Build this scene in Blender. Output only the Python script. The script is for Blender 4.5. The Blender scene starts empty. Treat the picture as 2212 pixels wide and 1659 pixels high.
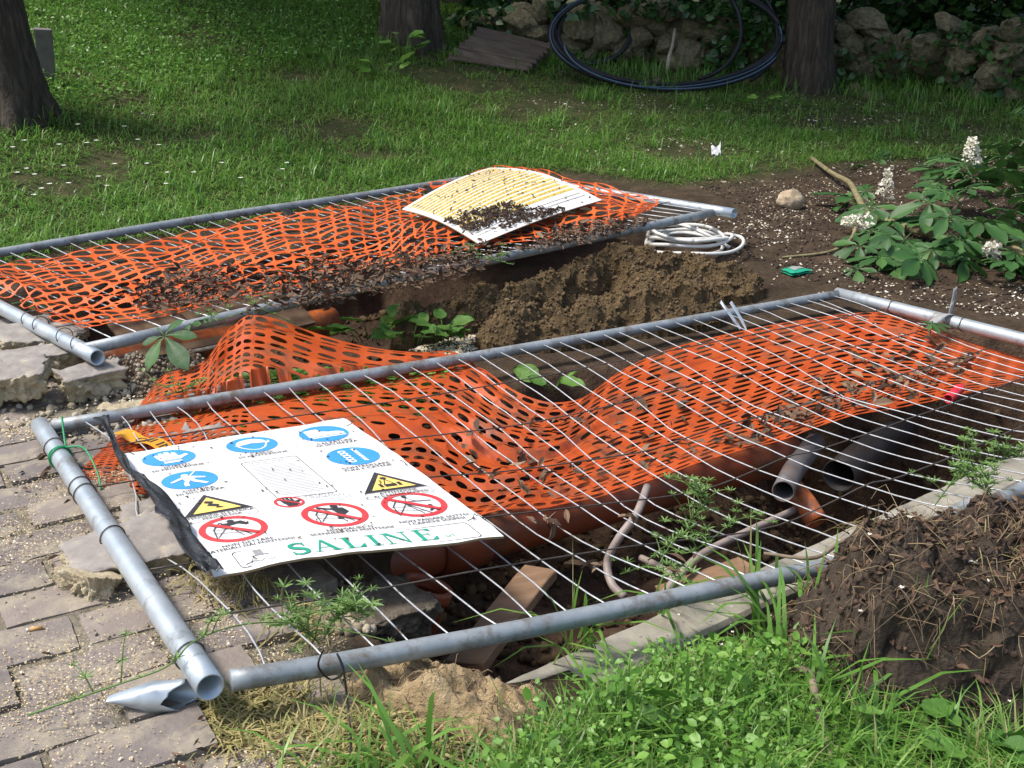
import bpy, math, random
import numpy as np
rng = np.random.default_rng(11)
random.seed(11)
sc = bpy.context.scene
COL = sc.collection
PI = math.pi

# ------------------------------------------------------------------ camera
FPX, TH, HC = 2420.0, math.radians(19.5), 1.32      # focal length in px of a 2212 px wide picture, pitch, height
cam = bpy.data.cameras.new('camera'); cam.sensor_width = 36; cam.lens = FPX / 2212 * 36
cam.clip_end = 400; cam.clip_start = .05
co = bpy.data.objects.new('camera', cam); COL.objects.link(co)
co.location = (0, 0, HC); co.rotation_euler = (PI / 2 - TH, 0, 0)
sc.camera = co

# ------------------------------------------------------------------ world, sun, exposure
SUN_DIR = np.array([-.62, -.10, 1.05]); SUN_DIR /= np.linalg.norm(SUN_DIR)
w = bpy.data.worlds.new('World'); sc.world = w; w.use_nodes = True
wn = w.node_tree.nodes; wl = w.node_tree.links
sky = wn.new('ShaderNodeTexSky'); sky.sky_type = 'NISHITA'; sky.sun_disc = False
sky.sun_elevation = math.asin(SUN_DIR[2]); sky.sun_rotation = math.atan2(SUN_DIR[0], SUN_DIR[1])
sky.dust_density = 3.0; sky.air_density = 1.2
wl.new(sky.outputs[0], wn['Background'].inputs[0]); wn['Background'].inputs[1].default_value = .15
sl = bpy.data.lights.new('sun', 'SUN'); sl.energy = 3.0; sl.angle = math.radians(11); sl.color = (1, .95, .87)
so = bpy.data.objects.new('sun', sl); COL.objects.link(so)
from mathutils import Vector, Matrix
so.rotation_euler = Vector(SUN_DIR).to_track_quat('Z', 'Y').to_euler()
sc.view_settings.view_transform = 'Standard'; sc.view_settings.look = 'None'
sc.view_settings.gamma = 1; sc.view_settings.exposure = .63

# ------------------------------------------------------------------ pixel -> direction helpers (2212 x 1659 picture)
O = np.array([0, 0, HC])
def ray(px, py):
    x = (px - 1106) / FPX; u = -(py - 829.5) / FPX
    return np.array([x, math.cos(TH) + u * math.sin(TH), -math.sin(TH) + u * math.cos(TH)])
def at(px, py, z=0.):
    r = ray(px, py); return O + r * ((z - HC) / r[2])
def pj(P):
    P = np.asarray(P, float); z = P[..., 2] - HC
    fw = P[..., 1] * math.cos(TH) - z * math.sin(TH); up = P[..., 1] * math.sin(TH) + z * math.cos(TH)
    fw = np.where(fw < .1, .1, fw)
    return np.stack([1106 + FPX * P[..., 0] / fw, 829.5 - FPX * up / fw], -1)

# ------------------------------------------------------------------ noise
def _h(i, j, k, s):
    n = (i * 374761393 + j * 668265263 + k * 2147483647 + s * 974634777) & 0xffffffff
    n = ((n ^ (n >> 13)) * 1274126177) & 0xffffffff
    n = ((n ^ (n >> 15)) * 2246822519) & 0xffffffff
    return ((n ^ (n >> 16)) & 0xffff) / 32767.5 - 1
def noise3(P, s=0):
    P = np.asarray(P, float); I = np.floor(P).astype(np.int64); f = P - I; f = f * f * (3 - 2 * f)
    x, y, z = f[..., 0], f[..., 1], f[..., 2]; i, j, k = I[..., 0], I[..., 1], I[..., 2]
    def L(a, b, t): return a + (b - a) * t
    c = lambda a, b, d: _h(i + a, j + b, k + d, s)
    return L(L(L(c(0,0,0), c(1,0,0), x), L(c(0,1,0), c(1,1,0), x), y), L(L(c(0,0,1), c(1,0,1), x), L(c(0,1,1), c(1,1,1), x), y), z)
def fbm(P, o=4, s=0, g=.5):
    P = np.asarray(P, float); a = 1.; r = 0.
    for q in range(o): r = r + a * noise3(P, s + q); P = P * 2.03 + 7.1; a *= g
    return r
def n2(x, y, sc_=1., o=3, s=0):
    x = np.asarray(x, float); return fbm(np.stack([x * sc_, np.asarray(y, float) * sc_, np.zeros_like(x) + .37], -1), o, s)
def sstep(a, b, x):
    t = np.clip((np.asarray(x, float) - a) / (b - a), 0, 1); return t * t * (3 - 2 * t)
def sdpoly(x, y, poly):
    "signed distance, negative inside"
    x = np.asarray(x, float); y = np.asarray(y, float)
    d = np.full(x.shape, 1e9); ins = np.zeros(x.shape, bool); n = len(poly)
    for i in range(n):
        ax, ay = poly[i]; bx, by = poly[(i + 1) % n]; ex, ey = bx - ax, by - ay
        t = np.clip(((x - ax) * ex + (y - ay) * ey) / (ex * ex + ey * ey + 1e-12), 0, 1)
        d = np.minimum(d, np.hypot(x - ax - t * ex, y - ay - t * ey))
        c = ((ay > y) != (by > y)); xi = ax + (y - ay) * ex / (ey if abs(ey) > 1e-12 else 1e-12)
        ins ^= c & (x < xi)
    return np.where(ins, -d, d)
def pdseg(x, y, a, b):
    ex, ey = b[0] - a[0], b[1] - a[1]
    t = np.clip(((x - a[0]) * ex + (y - a[1]) * ey) / (ex * ex + ey * ey), 0, 1)
    return np.hypot(x - a[0] - t * ex, y - a[1] - t * ey), t

# ------------------------------------------------------------------ mesh collector
class Geo:
    def __init__(s): s.V = []; s.T = []; s.Q = []; s.c = []; s.mt = []; s.mq = []; s.n = 0
    def add(s, V, T=None, Q=None, tint=.5, m=0):
        V = np.asarray(V, float).reshape(-1, 3); s.V.append(V)
        s.c.append(np.broadcast_to(np.asarray(tint, float), (len(V),)) if np.ndim(tint) < 1 else np.asarray(tint, float))
        if T is not None and len(T): T = np.asarray(T, np.int64).reshape(-1, 3); s.T.append(T + s.n); s.mt.append(np.full(len(T), m) if np.ndim(m) < 1 else m)
        if Q is not None and len(Q): Q = np.asarray(Q, np.int64).reshape(-1, 4); s.Q.append(Q + s.n); s.mq.append(np.full(len(Q), m) if np.ndim(m) < 1 else m)
        s.n += len(V); return s
    def mesh(s, name, mats, smooth=True):
        V = np.concatenate(s.V); T = np.concatenate(s.T) if s.T else np.zeros((0, 3), int); Q = np.concatenate(s.Q) if s.Q else np.zeros((0, 4), int)
        me = bpy.data.meshes.new(name); me.vertices.add(len(V)); me.vertices.foreach_set('co', V.astype(np.float32).ravel())
        nl = T.size + Q.size; me.loops.add(nl); me.loops.foreach_set('vertex_index', np.concatenate([T.ravel(), Q.ravel()]).astype(np.int32))
        me.polygons.add(len(T) + len(Q))
        st = np.concatenate([np.arange(len(T)) * 3, T.size + np.arange(len(Q)) * 4]).astype(np.int32)
        me.polygons.foreach_set('loop_start', st)
        if not isinstance(mats, (list, tuple)): mats = [mats]
        for m in mats: me.materials.append(MAT[m])
        if len(mats) > 1: me.polygons.foreach_set('material_index', np.concatenate(s.mt + s.mq).astype(np.int32))
        at_ = me.attributes.new('tint', 'FLOAT', 'POINT'); at_.data.foreach_set('value', np.concatenate(s.c).astype(np.float32))
        me.polygons.foreach_set('use_smooth', np.full(len(T) + len(Q), smooth))
        me.update(calc_edges=True); me.validate(); return me
    def obj(s, name, mats, parent=None, smooth=True): return ob(name, s.mesh(name, mats, smooth), parent)
def ob(name, me, parent=None, loc=None, rot=None, scale=None):
    o = bpy.data.objects.new(name, me); COL.objects.link(o)
    if parent is not None: o.parent = parent
    if loc is not None: o.location = loc
    if rot is not None: o.rotation_euler = rot
    if scale is not None: o.scale = scale if np.ndim(scale) else (scale,) * 3
    return o
def tag(o, label, cat=None, group=None, kind=None):
    if label: o['label'] = label
    if cat: o['category'] = cat
    if group: o['group'] = group
    if kind or cat: o['kind'] = kind or 'thing'
    return o
def empty(name, loc, label, cat, group=None):
    o = ob(name, None); o.location = loc; o.empty_display_size = .05; return tag(o, label, cat, group)
def mw(o):
    return o.matrix_basis.copy() if o.parent is None else mw(o.parent) @ o.matrix_parent_inverse @ o.matrix_basis
def child(o, parent):
    "parent a piece whose mesh is in world coordinates"
    o.parent = parent; o.matrix_parent_inverse = mw(parent).inverted(); return o

def unit(v): v = np.asarray(v, float); return v / (np.linalg.norm(v, axis=-1, keepdims=True) + 1e-12)
def tube(P, r, n=8, caps=True, closed=False):
    P = np.asarray(P, float); m = len(P); r = np.broadcast_to(np.asarray(r, float), (m,))
    Tn = unit(np.gradient(P, axis=0)) if not closed else unit(np.roll(P, -1, 0) - np.roll(P, 1, 0))
    up = np.array([0, 0, 1.]) if abs(Tn[0, 2]) < .9 else np.array([1., 0, 0])
    u = unit(np.cross(up, Tn[0])); U = [u]
    for i in range(1, m): u = unit(u - Tn[i] * (u @ Tn[i])); U.append(u)
    U = np.array(U); W = np.cross(Tn, U); a = np.arange(n) * 2 * PI / n
    V = P[:, None] + r[:, None, None] * (np.cos(a)[None, :, None] * U[:, None] + np.sin(a)[None, :, None] * W[:, None])
    V = V.reshape(-1, 3); Q = []
    for i in range(m - 1 if not closed else m):
        b = ((i + 1) % m) * n
        for j in range(n): k = (j + 1) % n; Q.append((i * n + j, i * n + k, b + k, b + j))
    T = []
    if caps and not closed:
        V = np.concatenate([V, P[:1], P[-1:]])
        for j in range(n):
            k = (j + 1) % n; T.append((m * n, k, j)); T.append((m * n + 1, (m - 1) * n + j, (m - 1) * n + k))
    return V, T, Q
def pipe(P, r, ri, n=16):
    "hollow tube with open ends"
    V, _, Q = tube(P, r, n, False); V2, _, Q2 = tube(P, ri, n, False); m = len(P); Q = list(Q); k0 = len(V)
    Q += [(a + k0, d + k0, c + k0, b + k0) for a, b, c, d in Q2]
    for e in (0, (m - 1) * n):
        for j in range(n):
            k = (j + 1) % n; q = (e + j, e + k, k0 + e + k, k0 + e + j); Q.append(q if e else q[::-1])
    return np.concatenate([V, V2]), None, Q
def spline(P, n):
    "Catmull-Rom through the points"
    P = np.asarray(P, float); k = len(P); E = np.concatenate([[2 * P[0] - P[1]], P, [2 * P[-1] - P[-2]]])
    t = np.linspace(0, k - 1 - 1e-6, n); i = t.astype(int); f = (t - i)[:, None]
    a, b, c, d = E[i], E[i + 1], E[i + 2], E[i + 3]
    return .5 * (2 * b + (c - a) * f + (2 * a - 5 * b + 4 * c - d) * f ** 2 + (3 * b - a - 3 * c + d) * f ** 3)
def grid(nu, nv):
    i = np.arange((nu - 1) * (nv - 1)); r = i // (nv - 1); c = i % (nv - 1); a = r * nv + c
    return np.stack([a, a + nv, a + nv + 1, a + 1], -1)
def ico(sub):
    import bmesh
    bm = bmesh.new(); bmesh.ops.create_icosphere(bm, subdivisions=sub, radius=1)
    V = np.array([v.co[:] for v in bm.verts]); T = np.array([[v.index for v in f.verts] for f in bm.faces]); bm.free(); return V, T
ICO = {k: ico(k) for k in (1, 2, 3, 4, 5, 6)}
def rotm(n, tilt=PI):
    "n random rotation matrices: any yaw, tilt up to the angle"
    yaw = rng.uniform(0, 2 * PI, n); t = rng.uniform(-tilt, tilt, n); t2 = rng.uniform(-tilt, tilt, n)
    c, s = np.cos(yaw), np.sin(yaw); z = np.zeros(n); o = np.ones(n)
    Rz = np.stack([c, -s, z, s, c, z, z, z, o], -1).reshape(n, 3, 3)
    c, s = np.cos(t), np.sin(t); Rx = np.stack([o, z, z, z, c, -s, z, s, c], -1).reshape(n, 3, 3)
    c, s = np.cos(t2), np.sin(t2); Ry = np.stack([c, z, s, z, o, z, -s, z, c], -1).reshape(n, 3, 3)
    return Rz @ Rx @ Ry
def scatter(g, V, T, P, S, tilt=PI, tint=None, R=None, m=0):
    "copies of a small mesh (V, T) at points P with size S, joined into g"
    P = np.asarray(P, float); n = len(P)
    if n == 0: return
    if R is None: R = rotm(n, tilt)
    S = np.asarray(S, float); S = S.reshape(n, -1) if S.ndim else np.full((n, 1), S)
    X = np.einsum('nij,nkj->nki', R, V[None] * S[:, None, :]) + P[:, None]
    Tn = (T[None] + (np.arange(n) * len(V))[:, None, None]).reshape(-1, 3)
    if tint is None: tint = rng.uniform(0, 1, n)
    g.add(X.reshape(-1, 3), T=Tn, tint=np.repeat(tint, len(V)), m=m)

# ------------------------------------------------------------------ materials
MAT = {}
def ramp(nt, stops, fac):
    r = nt.nodes.new('ShaderNodeValToRGB'); e = r.color_ramp.elements
    while len(e) < len(stops): e.new(.5)
    for k, (p, c) in enumerate(stops): e[k].position = p; e[k].color = (*c, 1)
    nt.links.new(fac, r.inputs[0]); return r.outputs[0]
def noise_node(nt, scale, detail=5, rough=.6, dist=0, vec=None):
    n = nt.nodes.new('ShaderNodeTexNoise'); n.inputs['Scale'].default_value = scale; n.inputs['Detail'].default_value = detail
    n.inputs['Roughness'].default_value = rough; n.inputs['Distortion'].default_value = dist
    if vec is None: vec = nt.nodes.new('ShaderNodeTexCoord').outputs['Object']
    nt.links.new(vec, n.inputs['Vector']); return n.outputs['Fac']
def mix(nt, f, a, b, mode='MIX'):
    m = nt.nodes.new('ShaderNodeMix'); m.data_type = 'RGBA'; m.blend_type = mode
    if isinstance(f, float): m.inputs[0].default_value = f
    else: nt.links.new(f, m.inputs[0])
    for k, v in ((6, a), (7, b)):
        if isinstance(v, tuple): m.inputs[k].default_value = (*v, 1)
        else: nt.links.new(v, m.inputs[k])
    return m.outputs[2]
def new(name):
    m = bpy.data.materials.new(name); m.use_nodes = True; MAT[name] = m; nt = m.node_tree; return m, nt, nt.nodes['Principled BSDF']
def bump(nt, b, h, strength, dist):
    n = nt.nodes.new('ShaderNodeBump'); n.inputs['Strength'].default_value = strength; n.inputs['Distance'].default_value = dist
    nt.links.new(h, n.inputs['Height']); nt.links.new(n.outputs[0], b.inputs['Normal']); return n
def pmat(name, stops, scale=20, rough=.7, metal=0., bmp=0., bdist=.005, bscale=None, transl=0., tint=None, spec=.5, dirt=None):
    "noise-coloured surface; tint = colour stops driven by the per-piece tint attribute, mixed over the noise"
    m, nt, b = new(name)
    if not isinstance(stops, list): stops = [(0., stops), (1., tuple(c * .8 for c in stops))]
    f = noise_node(nt, scale); c = ramp(nt, [(.25 + .5 * p, q) for p, q in stops], f)
    if tint:
        a = nt.nodes.new('ShaderNodeAttribute'); a.attribute_name = 'tint'
        ct = ramp(nt, tint, a.outputs['Fac']); c = mix(nt, .75, c, ct)
    if dirt:
        df = ramp(nt, [(dirt[1], (0, 0, 0)), (dirt[2], (1, 1, 1))], noise_node(nt, dirt[3], 6, .7)); c = mix(nt, df, c, dirt[0])
    nt.links.new(c, b.inputs['Base Color']); b.inputs['Roughness'].default_value = rough; b.inputs['Metallic'].default_value = metal
    b.inputs['Specular IOR Level'].default_value = spec
    if bmp: bump(nt, b, noise_node(nt, bscale or scale * 2, 7, .65), bmp, bdist)
    if transl:
        t = nt.nodes.new('ShaderNodeBsdfTranslucent'); nt.links.new(c, t.inputs[0]); ms = nt.nodes.new('ShaderNodeMixShader'); ms.inputs[0].default_value = transl
        nt.links.new(b.outputs[0], ms.inputs[1]); nt.links.new(t.outputs[0], ms.inputs[2]); nt.links.new(ms.outputs[0], nt.nodes['Material Output'].inputs[0])
    return m
pmat('galv', [(0, (.20, .23, .25)), (.5, (.27, .30, .32)), (1, (.37, .40, .42))], 14, .55, .35, .35, .0015, 60, dirt=((.15, .125, .095), .50, .66, 12))
pmat('galv_bright', [(0, (.36, .41, .45)), (.5, (.46, .51, .55)), (1, (.58, .62, .65))], 10, .40, .55, .25, .0012, 50, dirt=((.22, .20, .17), .55, .72, 11))
pmat('wire_light', [(0, (.36, .37, .39)), (1, (.56, .58, .60))], 30, .42, .35, dirt=((.16, .10, .06), .58, .68, 18))
pmat('wire_dark', [(0, (.05, .045, .04)), (1, (.12, .10, .085))], 30, .55, .4)
pmat('tie_wire', [(0, (.05, .045, .04)), (1, (.13, .10, .08))], 60, .6, .3)
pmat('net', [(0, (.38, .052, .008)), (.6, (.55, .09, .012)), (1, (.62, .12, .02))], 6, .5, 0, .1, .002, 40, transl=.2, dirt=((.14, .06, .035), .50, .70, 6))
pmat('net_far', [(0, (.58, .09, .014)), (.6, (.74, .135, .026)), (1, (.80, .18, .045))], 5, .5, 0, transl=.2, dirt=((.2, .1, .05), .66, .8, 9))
pmat('sign_white', [(0, (.62, .62, .62)), (1, (.72, .72, .71))], 5, .45, dirt=((.45, .41, .34), .60, .78, 11))
pmat('sign_edge', (.3, .22, .12), 20, .8)
pmat('print_blue', [(0, (.035, .24, .62)), (1, (.055, .29, .68))], 8, .5)
pmat('print_red', [(0, (.50, .03, .04)), (1, (.58, .06, .06))], 8, .5)
pmat('print_yellow', [(0, (.80, .52, .12)), (1, (.86, .60, .17))], 8, .5)
pmat('print_black', [(0, (.02, .02, .022)), (1, (.05, .05, .055))], 20, .5)
pmat('print_grey', [(0, (.16, .17, .18)), (1, (.28, .29, .29))], 20, .5)
pmat('print_green', [(0, (.01, .24, .15)), (1, (.025, .32, .22))], 20, .5)
pmat('print_white', (.84, .85, .86), 20, .5)
pmat('yellow_band', [(0, (.50, .36, .08)), (.5, (.62, .46, .11)), (1, (.66, .51, .17))], 9, .55, dirt=((.45, .30, .07), .60, .70, 40))
pmat('black_tape', [(0, (.012, .012, .013)), (1, (.03, .03, .032))], 10, .24, 0, .8, .006, 30)
pmat('amber_tape', (.75, .36, .03), 20, .45, transl=.15)
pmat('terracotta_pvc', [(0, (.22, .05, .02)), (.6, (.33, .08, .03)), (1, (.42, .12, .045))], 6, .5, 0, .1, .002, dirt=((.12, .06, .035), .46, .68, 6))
pmat('orange_pvc', [(0, (.42, .09, .015)), (1, (.52, .13, .025))], 6, .5, dirt=((.11, .06, .035), .46, .66, 8))  # dull orange with brown blotches stands in for shade on the far pipe
pmat('grey_pvc', [(0, (.065, .06, .062)), (1, (.12, .11, .112))], 8, .6, dirt=((.1, .06, .04), .5, .7, 9))
pmat('shaded_pvc', [(0, (.035, .034, .035)), (1, (.075, .07, .07))], 8, .6, dirt=((.06, .04, .03), .45, .65, 9))  # darker copy of the grey plastic: gloom of the deep pit put into the colour
pmat('cable_grey', [(0, (.2, .16, .14)), (1, (.34, .28, .25))], 20, .55)
pmat('cable_white', [(0, (.52, .51, .48)), (1, (.66, .65, .62))], 15, .45, dirt=((.3, .24, .16), .62, .75, 14))
pmat('red_plastic', (.7, .03, .05), 20, .4)
pmat('black_hose', [(0, (.010, .011, .013)), (1, (.022, .024, .027))], 8, .5, spec=.25)
pmat('hose_stripe', (.08, .17, .3), 8, .4)
pmat('brick', [(0, (.13, .11, .098)), (.5, (.19, .162, .145)), (1, (.26, .225, .20))], 16, .85, 0, .7, .004, 60, tint=[(0, (.125, .106, .098)), (.5, (.172, .145, .13)), (1, (.22, .182, .155))], dirt=((.29, .25, .185), .48, .66, 8))
pmat('mortar', [(0, (.27, .21, .13)), (.5, (.38, .32, .21)), (1, (.48, .42, .30))], 18, .95, 0, 1., .012, 40)
pmat('paver_top', [(0, (.17, .15, .135)), (.5, (.24, .215, .195)), (1, (.31, .285, .255))], 16, .85, 0, .6, .004, 55, dirt=((.42, .36, .25), .54, .7, 9))
pmat('concrete', [(0, (.18, .165, .13)), (.5, (.255, .235, .19)), (1, (.33, .305, .25))], 9, .9, 0, .6, .004, 60, dirt=((.14, .11, .07), .6, .75, 6))
pmat('gravel_cut', [(0, (.07, .055, .04)), (.5, (.13, .105, .075)), (1, (.22, .185, .14))], 40, .95, 0, 1., .015, 60)
pmat('fibre_board', [(0, (.22, .15, .08)), (.5, (.36, .26, .14)), (1, (.48, .37, .22))], 22, .95, 0, 1., .015, 70)
pmat('dug_soil', [(0, (.042, .026, .010)), (.5, (.092, .058, .022)), (1, (.15, .098, .042))], 16, .95, 0, 1., .02, 45)
pmat('pit_soil', [(0, (.055, .032, .02)), (.5, (.11, .068, .043)), (1, (.17, .115, .075))], 12, .95, 0, 1., .02, 40)
pmat('dark_soil', [(0, (.026, .018, .012)), (.5, (.058, .04, .026)), (1, (.105, .075, .048))], 16, .95, 0, 1., .02, 50)
pmat('clod', (.12, .075, .03), 40, .95, 0, .6, .006, 120, tint=[(0, (.045, .028, .012)), (.6, (.095, .06, .025)), (1, (.16, .11, .055))])
pmat('clod_dark', (.05, .03, .02), 40, .95, tint=[(0, (.02, .012, .008)), (.7, (.05, .03, .02)), (1, (.10, .065, .04))])
pmat('faint_text', (.36, .24, .06), 20, .6)
pmat('print_faint', (.48, .48, .47), 20, .5)
pmat('gravel', (.3, .25, .17), 40, .9, 0, .5, .004, 90, tint=[(0, (.16, .12, .08)), (.5, (.28, .23, .15)), (1, (.48, .43, .34))])
pmat('fleck', (.5, .42, .28), 60, .8, tint=[(0, (.30, .20, .09)), (.45, (.52, .40, .20)), (.8, (.66, .58, .42)), (1, (.8, .76, .68))])
pmat('petal', (.7, .66, .6), 60, .7, tint=[(0, (.34, .25, .14)), (.5, (.58, .50, .36)), (1, (.82, .78, .72))], transl=.15)
pmat('dry_leaf', (.12, .07, .04), 30, .8, 0, .5, .004, 90, tint=[(0, (.035, .02, .013)), (.5, (.095, .052, .03)), (.85, (.18, .11, .062)), (1, (.28, .19, .12))])
pmat('root', (.22, .16, .09), 40, .85, tint=[(0, (.06, .04, .025)), (.5, (.18, .12, .065)), (1, (.36, .28, .16))])
pmat('grass', (.06, .14, .02), 3, .4, tint=[(0, (.10, .24, .04)), (.45, (.18, .38, .065)), (.8, (.26, .46, .09)), (.93, (.35, .46, .13)), (1, (.46, .40, .2))], transl=.45)
pmat('straw', (.4, .32, .15), 9, .7, tint=[(0, (.10, .15, .03)), (.5, (.30, .27, .09)), (1, (.48, .39, .18))], transl=.2)
pmat('weed', (.10, .22, .03), 4, .45, tint=[(0, (.06, .17, .02)), (.5, (.15, .32, .045)), (1, (.26, .44, .09))], transl=.3)
pmat('cleaver', (.12, .22, .05), 4, .5, tint=[(0, (.07, .15, .03)), (.5, (.14, .25, .06)), (1, (.22, .34, .10))], transl=.3)
pmat('big_leaf', (.06, .15, .02), 9, .6, 0, .8, .006, 50, tint=[(0, (.04, .12, .018)), (.5, (.08, .20, .025)), (1, (.14, .28, .045))], transl=.25)
pmat('chestnut_leaf', (.03, .1, .02), 14, .55, 0, .4, .004, 30, tint=[(0, (.02, .065, .016)), (.5, (.042, .12, .026)), (1, (.09, .20, .045))], transl=.2)
pmat('tree_leaf', (.03, .08, .02), 2, .5, tint=[(0, (.014, .045, .010)), (.5, (.03, .085, .016)), (1, (.07, .16, .03))], transl=.25)
pmat('ivy_leaf', (.03, .08, .02), 3, .4, tint=[(0, (.015, .05, .012)), (.5, (.035, .10, .022)), (1, (.08, .17, .04))], transl=.15)
pmat('bark', [(0, (.02, .014, .010)), (.5, (.065, .05, .036)), (1, (.15, .12, .09))], 15, .95, 0, 1., .08, 20)
pmat('lichen_bark', [(0, (.10, .08, .05)), (.5, (.19, .16, .08)), (1, (.32, .28, .13))], 30, .9, 0, .8, .006, 60)
pmat('twig', [(0, (.10, .075, .05)), (1, (.24, .19, .13))], 30, .9, 0, .6, .004)
pmat('pale_twig', [(0, (.24, .19, .14)), (1, (.42, .36, .28))], 30, .9, 0, .6, .004)
pmat('stone', [(0, (.085, .072, .035)), (.45, (.20, .17, .095)), (1, (.36, .32, .20))], 4, .95, 0, 1., .05, 11, dirt=((.10, .11, .04), .54, .72, 3))
pmat('stone_small', [(0, (.28, .21, .13)), (.5, (.42, .33, .22)), (1, (.52, .44, .33))], 14, .95, 0, 1., .015, 40)
pmat('old_wood', [(0, (.06, .042, .03)), (.5, (.12, .088, .064)), (1, (.19, .145, .105))], 12, .9, 0, .8, .006, 40)
pmat('plank_brown', [(0, (.13, .07, .038)), (.5, (.21, .125, .07)), (1, (.28, .18, .11))], 12, .85, 0, .6, .005, 40)
pmat('slate_board', [(0, (.10, .09, .09)), (1, (.19, .17, .165))], 10, .85, 0, .5, .004)
pmat('brown_board', [(0, (.10, .06, .035)), (1, (.17, .11, .065))], 6, .85, 0, .4, .004)
pmat('green_foil', [(0, (.01, .22, .13)), (1, (.03, .34, .2))], 30, .3)
pmat('silver_foil', (.5, .5, .5), 30, .3, .3)
pmat('plastic_white', (.8, .8, .8), 30, .35, transl=.2)
pmat('plastic_clear', (.5, .5, .5), 30, .25, transl=.4)
pmat('green_tie', (.01, .25, .09), 30, .4)
pmat('cord_black', (.015, .015, .016), 30, .5)
pmat('butt_filter', (.55, .30, .10), 60, .8)
pmat('butt_paper', (.6, .56, .5), 60, .8)
pmat('flower', (.8, .78, .68), 40, .7, tint=[(0, (.62, .55, .34)), (1, (.85, .83, .77))], transl=.2)

def board_grain(name):
    m = MAT[name]; nt = m.node_tree
    for n in nt.nodes:
        if n.type == 'TEX_NOISE':
            mp = nt.nodes.new('ShaderNodeMapping'); mp.inputs['Scale'].default_value = (.12, 1.6, 1.6)
            l = n.inputs['Vector'].links[0]; nt.links.new(l.from_socket, mp.inputs[0]); nt.links.new(mp.outputs[0], n.inputs['Vector'])
for k in ('old_wood', 'plank_brown'): board_grain(k)
def bark_grain(name):
    m = MAT[name]; nt = m.node_tree
    for n in nt.nodes:
        if n.type == 'TEX_NOISE':
            mp = nt.nodes.new('ShaderNodeMapping'); mp.inputs['Scale'].default_value = (2.2, 2.2, .28)
            l = n.inputs['Vector'].links[0]; nt.links.new(l.from_socket, mp.inputs[0]); nt.links.new(mp.outputs[0], n.inputs['Vector'])
bark_grain('bark')

# ground material: zones are real ground covers (soil, sandy bedding, leaf mould), stored per vertex
m, nt, b = new('ground_mat')
za = nt.nodes.new('ShaderNodeAttribute'); za.attribute_name = 'zone'
sep = nt.nodes.new('ShaderNodeSeparateColor'); nt.links.new(za.outputs['Color'], sep.inputs[0])
f1 = noise_node(nt, 7, 8, .7); f2 = noise_node(nt, 60, 4, .7)
soil = ramp(nt, [(.3, (.026, .018, .011)), (.5, (.056, .038, .024)), (.7, (.10, .07, .044))], f1)
turf = ramp(nt, [(.3, (.026, .034, .012)), (.5, (.05, .055, .02)), (.7, (.10, .08, .042))], f1)
sand = ramp(nt, [(.3, (.15, .125, .092)), (.5, (.24, .208, .155)), (.7, (.34, .30, .23))], f1)
pit = ramp(nt, [(.3, (.05, .03, .02)), (.5, (.10, .062, .04)), (.72, (.17, .115, .075))], f1)
c = mix(nt, sep.outputs[0], soil, turf); c = mix(nt, sep.outputs[1], c, sand); c = mix(nt, sep.outputs[2], c, pit)
c = mix(nt, .55, c, ramp(nt, [(.35, (.35, .35, .35)), (.65, (.75, .75, .75))], f2), 'OVERLAY')
nt.links.new(c, b.inputs['Base Color']); b.inputs['Roughness'].default_value = .95; b.inputs['Specular IOR Level'].default_value = .2
bump(nt, b, noise_node(nt, 45, 8, .7), 1., .02)

# ================================================================== fence panels (layout first: the ground is cut below them)
A1, B1, N1, D1 = (np.array(p) for p in ((-1.448, 3.206, .04), (1.526, 5.05, -.024), (-.568, 1.788, .091), (2.406, 3.631, .027)))
def near_tube_pts():
    "lower tube of the near panel: bent, in the upright plane through its two ends"
    e = np.array([2.2, 3.16, 0]) - N1; n = np.array([-e[1], e[0], 0]); out = []
    for px, py in ((450, 1478), (700, 1438), (1000, 1384), (1200, 1345), (1400, 1303), (1650, 1252), (1800, 1222), (1900, 1195), (2000, 1145), (2090, 1095), (2212, 1057)):
        r = ray(px, py); out.append(O + r * (((N1 - O) @ n) / (r @ n)))
    out.append(D1); return np.array(out)
NT = spline(near_tube_pts(), 60)
_s = np.concatenate([[0], np.cumsum(np.linalg.norm(np.diff(NT, axis=0), axis=1))]); _s /= _s[-1]
def nearT(s): return np.stack([np.interp(s, _s, NT[:, k]) for k in range(3)], -1)
def S1(s, t):
    "surface of the near mesh: s left to right, t from far tube to near tube"
    s = np.asarray(s, float); t = np.asarray(t, float)
    P = A1 + (B1 - A1) * s[..., None] * 1.0; P = P * (1 - t[..., None]) + nearT(s) * t[..., None]
    sag = .075 * np.sin(PI * np.clip(t, 0, 1) ** 1.5) * (.25 + .75 * sstep(.18, .5, s)) + .010 * n2(s * 6, t * 4, 1, 2, 5) * np.sin(PI * np.clip(t, 0, 1))
    P[..., 2] -= sag; return P
A2, B2, C2, D2 = (np.array(p) for p in ((-1.46, 3.66, .16), (1.10, 6.04, .19), (-.12, 7.36, .165), (-2.69, 4.98, .125)))
def S2(s, t):
    "surface of the far mesh: t = 0 front tube, 1 back tube"
    s = np.asarray(s, float)[..., None]; t = np.asarray(t, float)[..., None]
    P = (A2 * (1 - s) + B2 * s) * (1 - t) + (D2 * (1 - s) + C2 * s) * t
    P[..., 2] -= (.05 * np.sin(PI * t) * np.sin(PI * np.clip(s, 0, 1)))[..., 0]; return P

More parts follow.
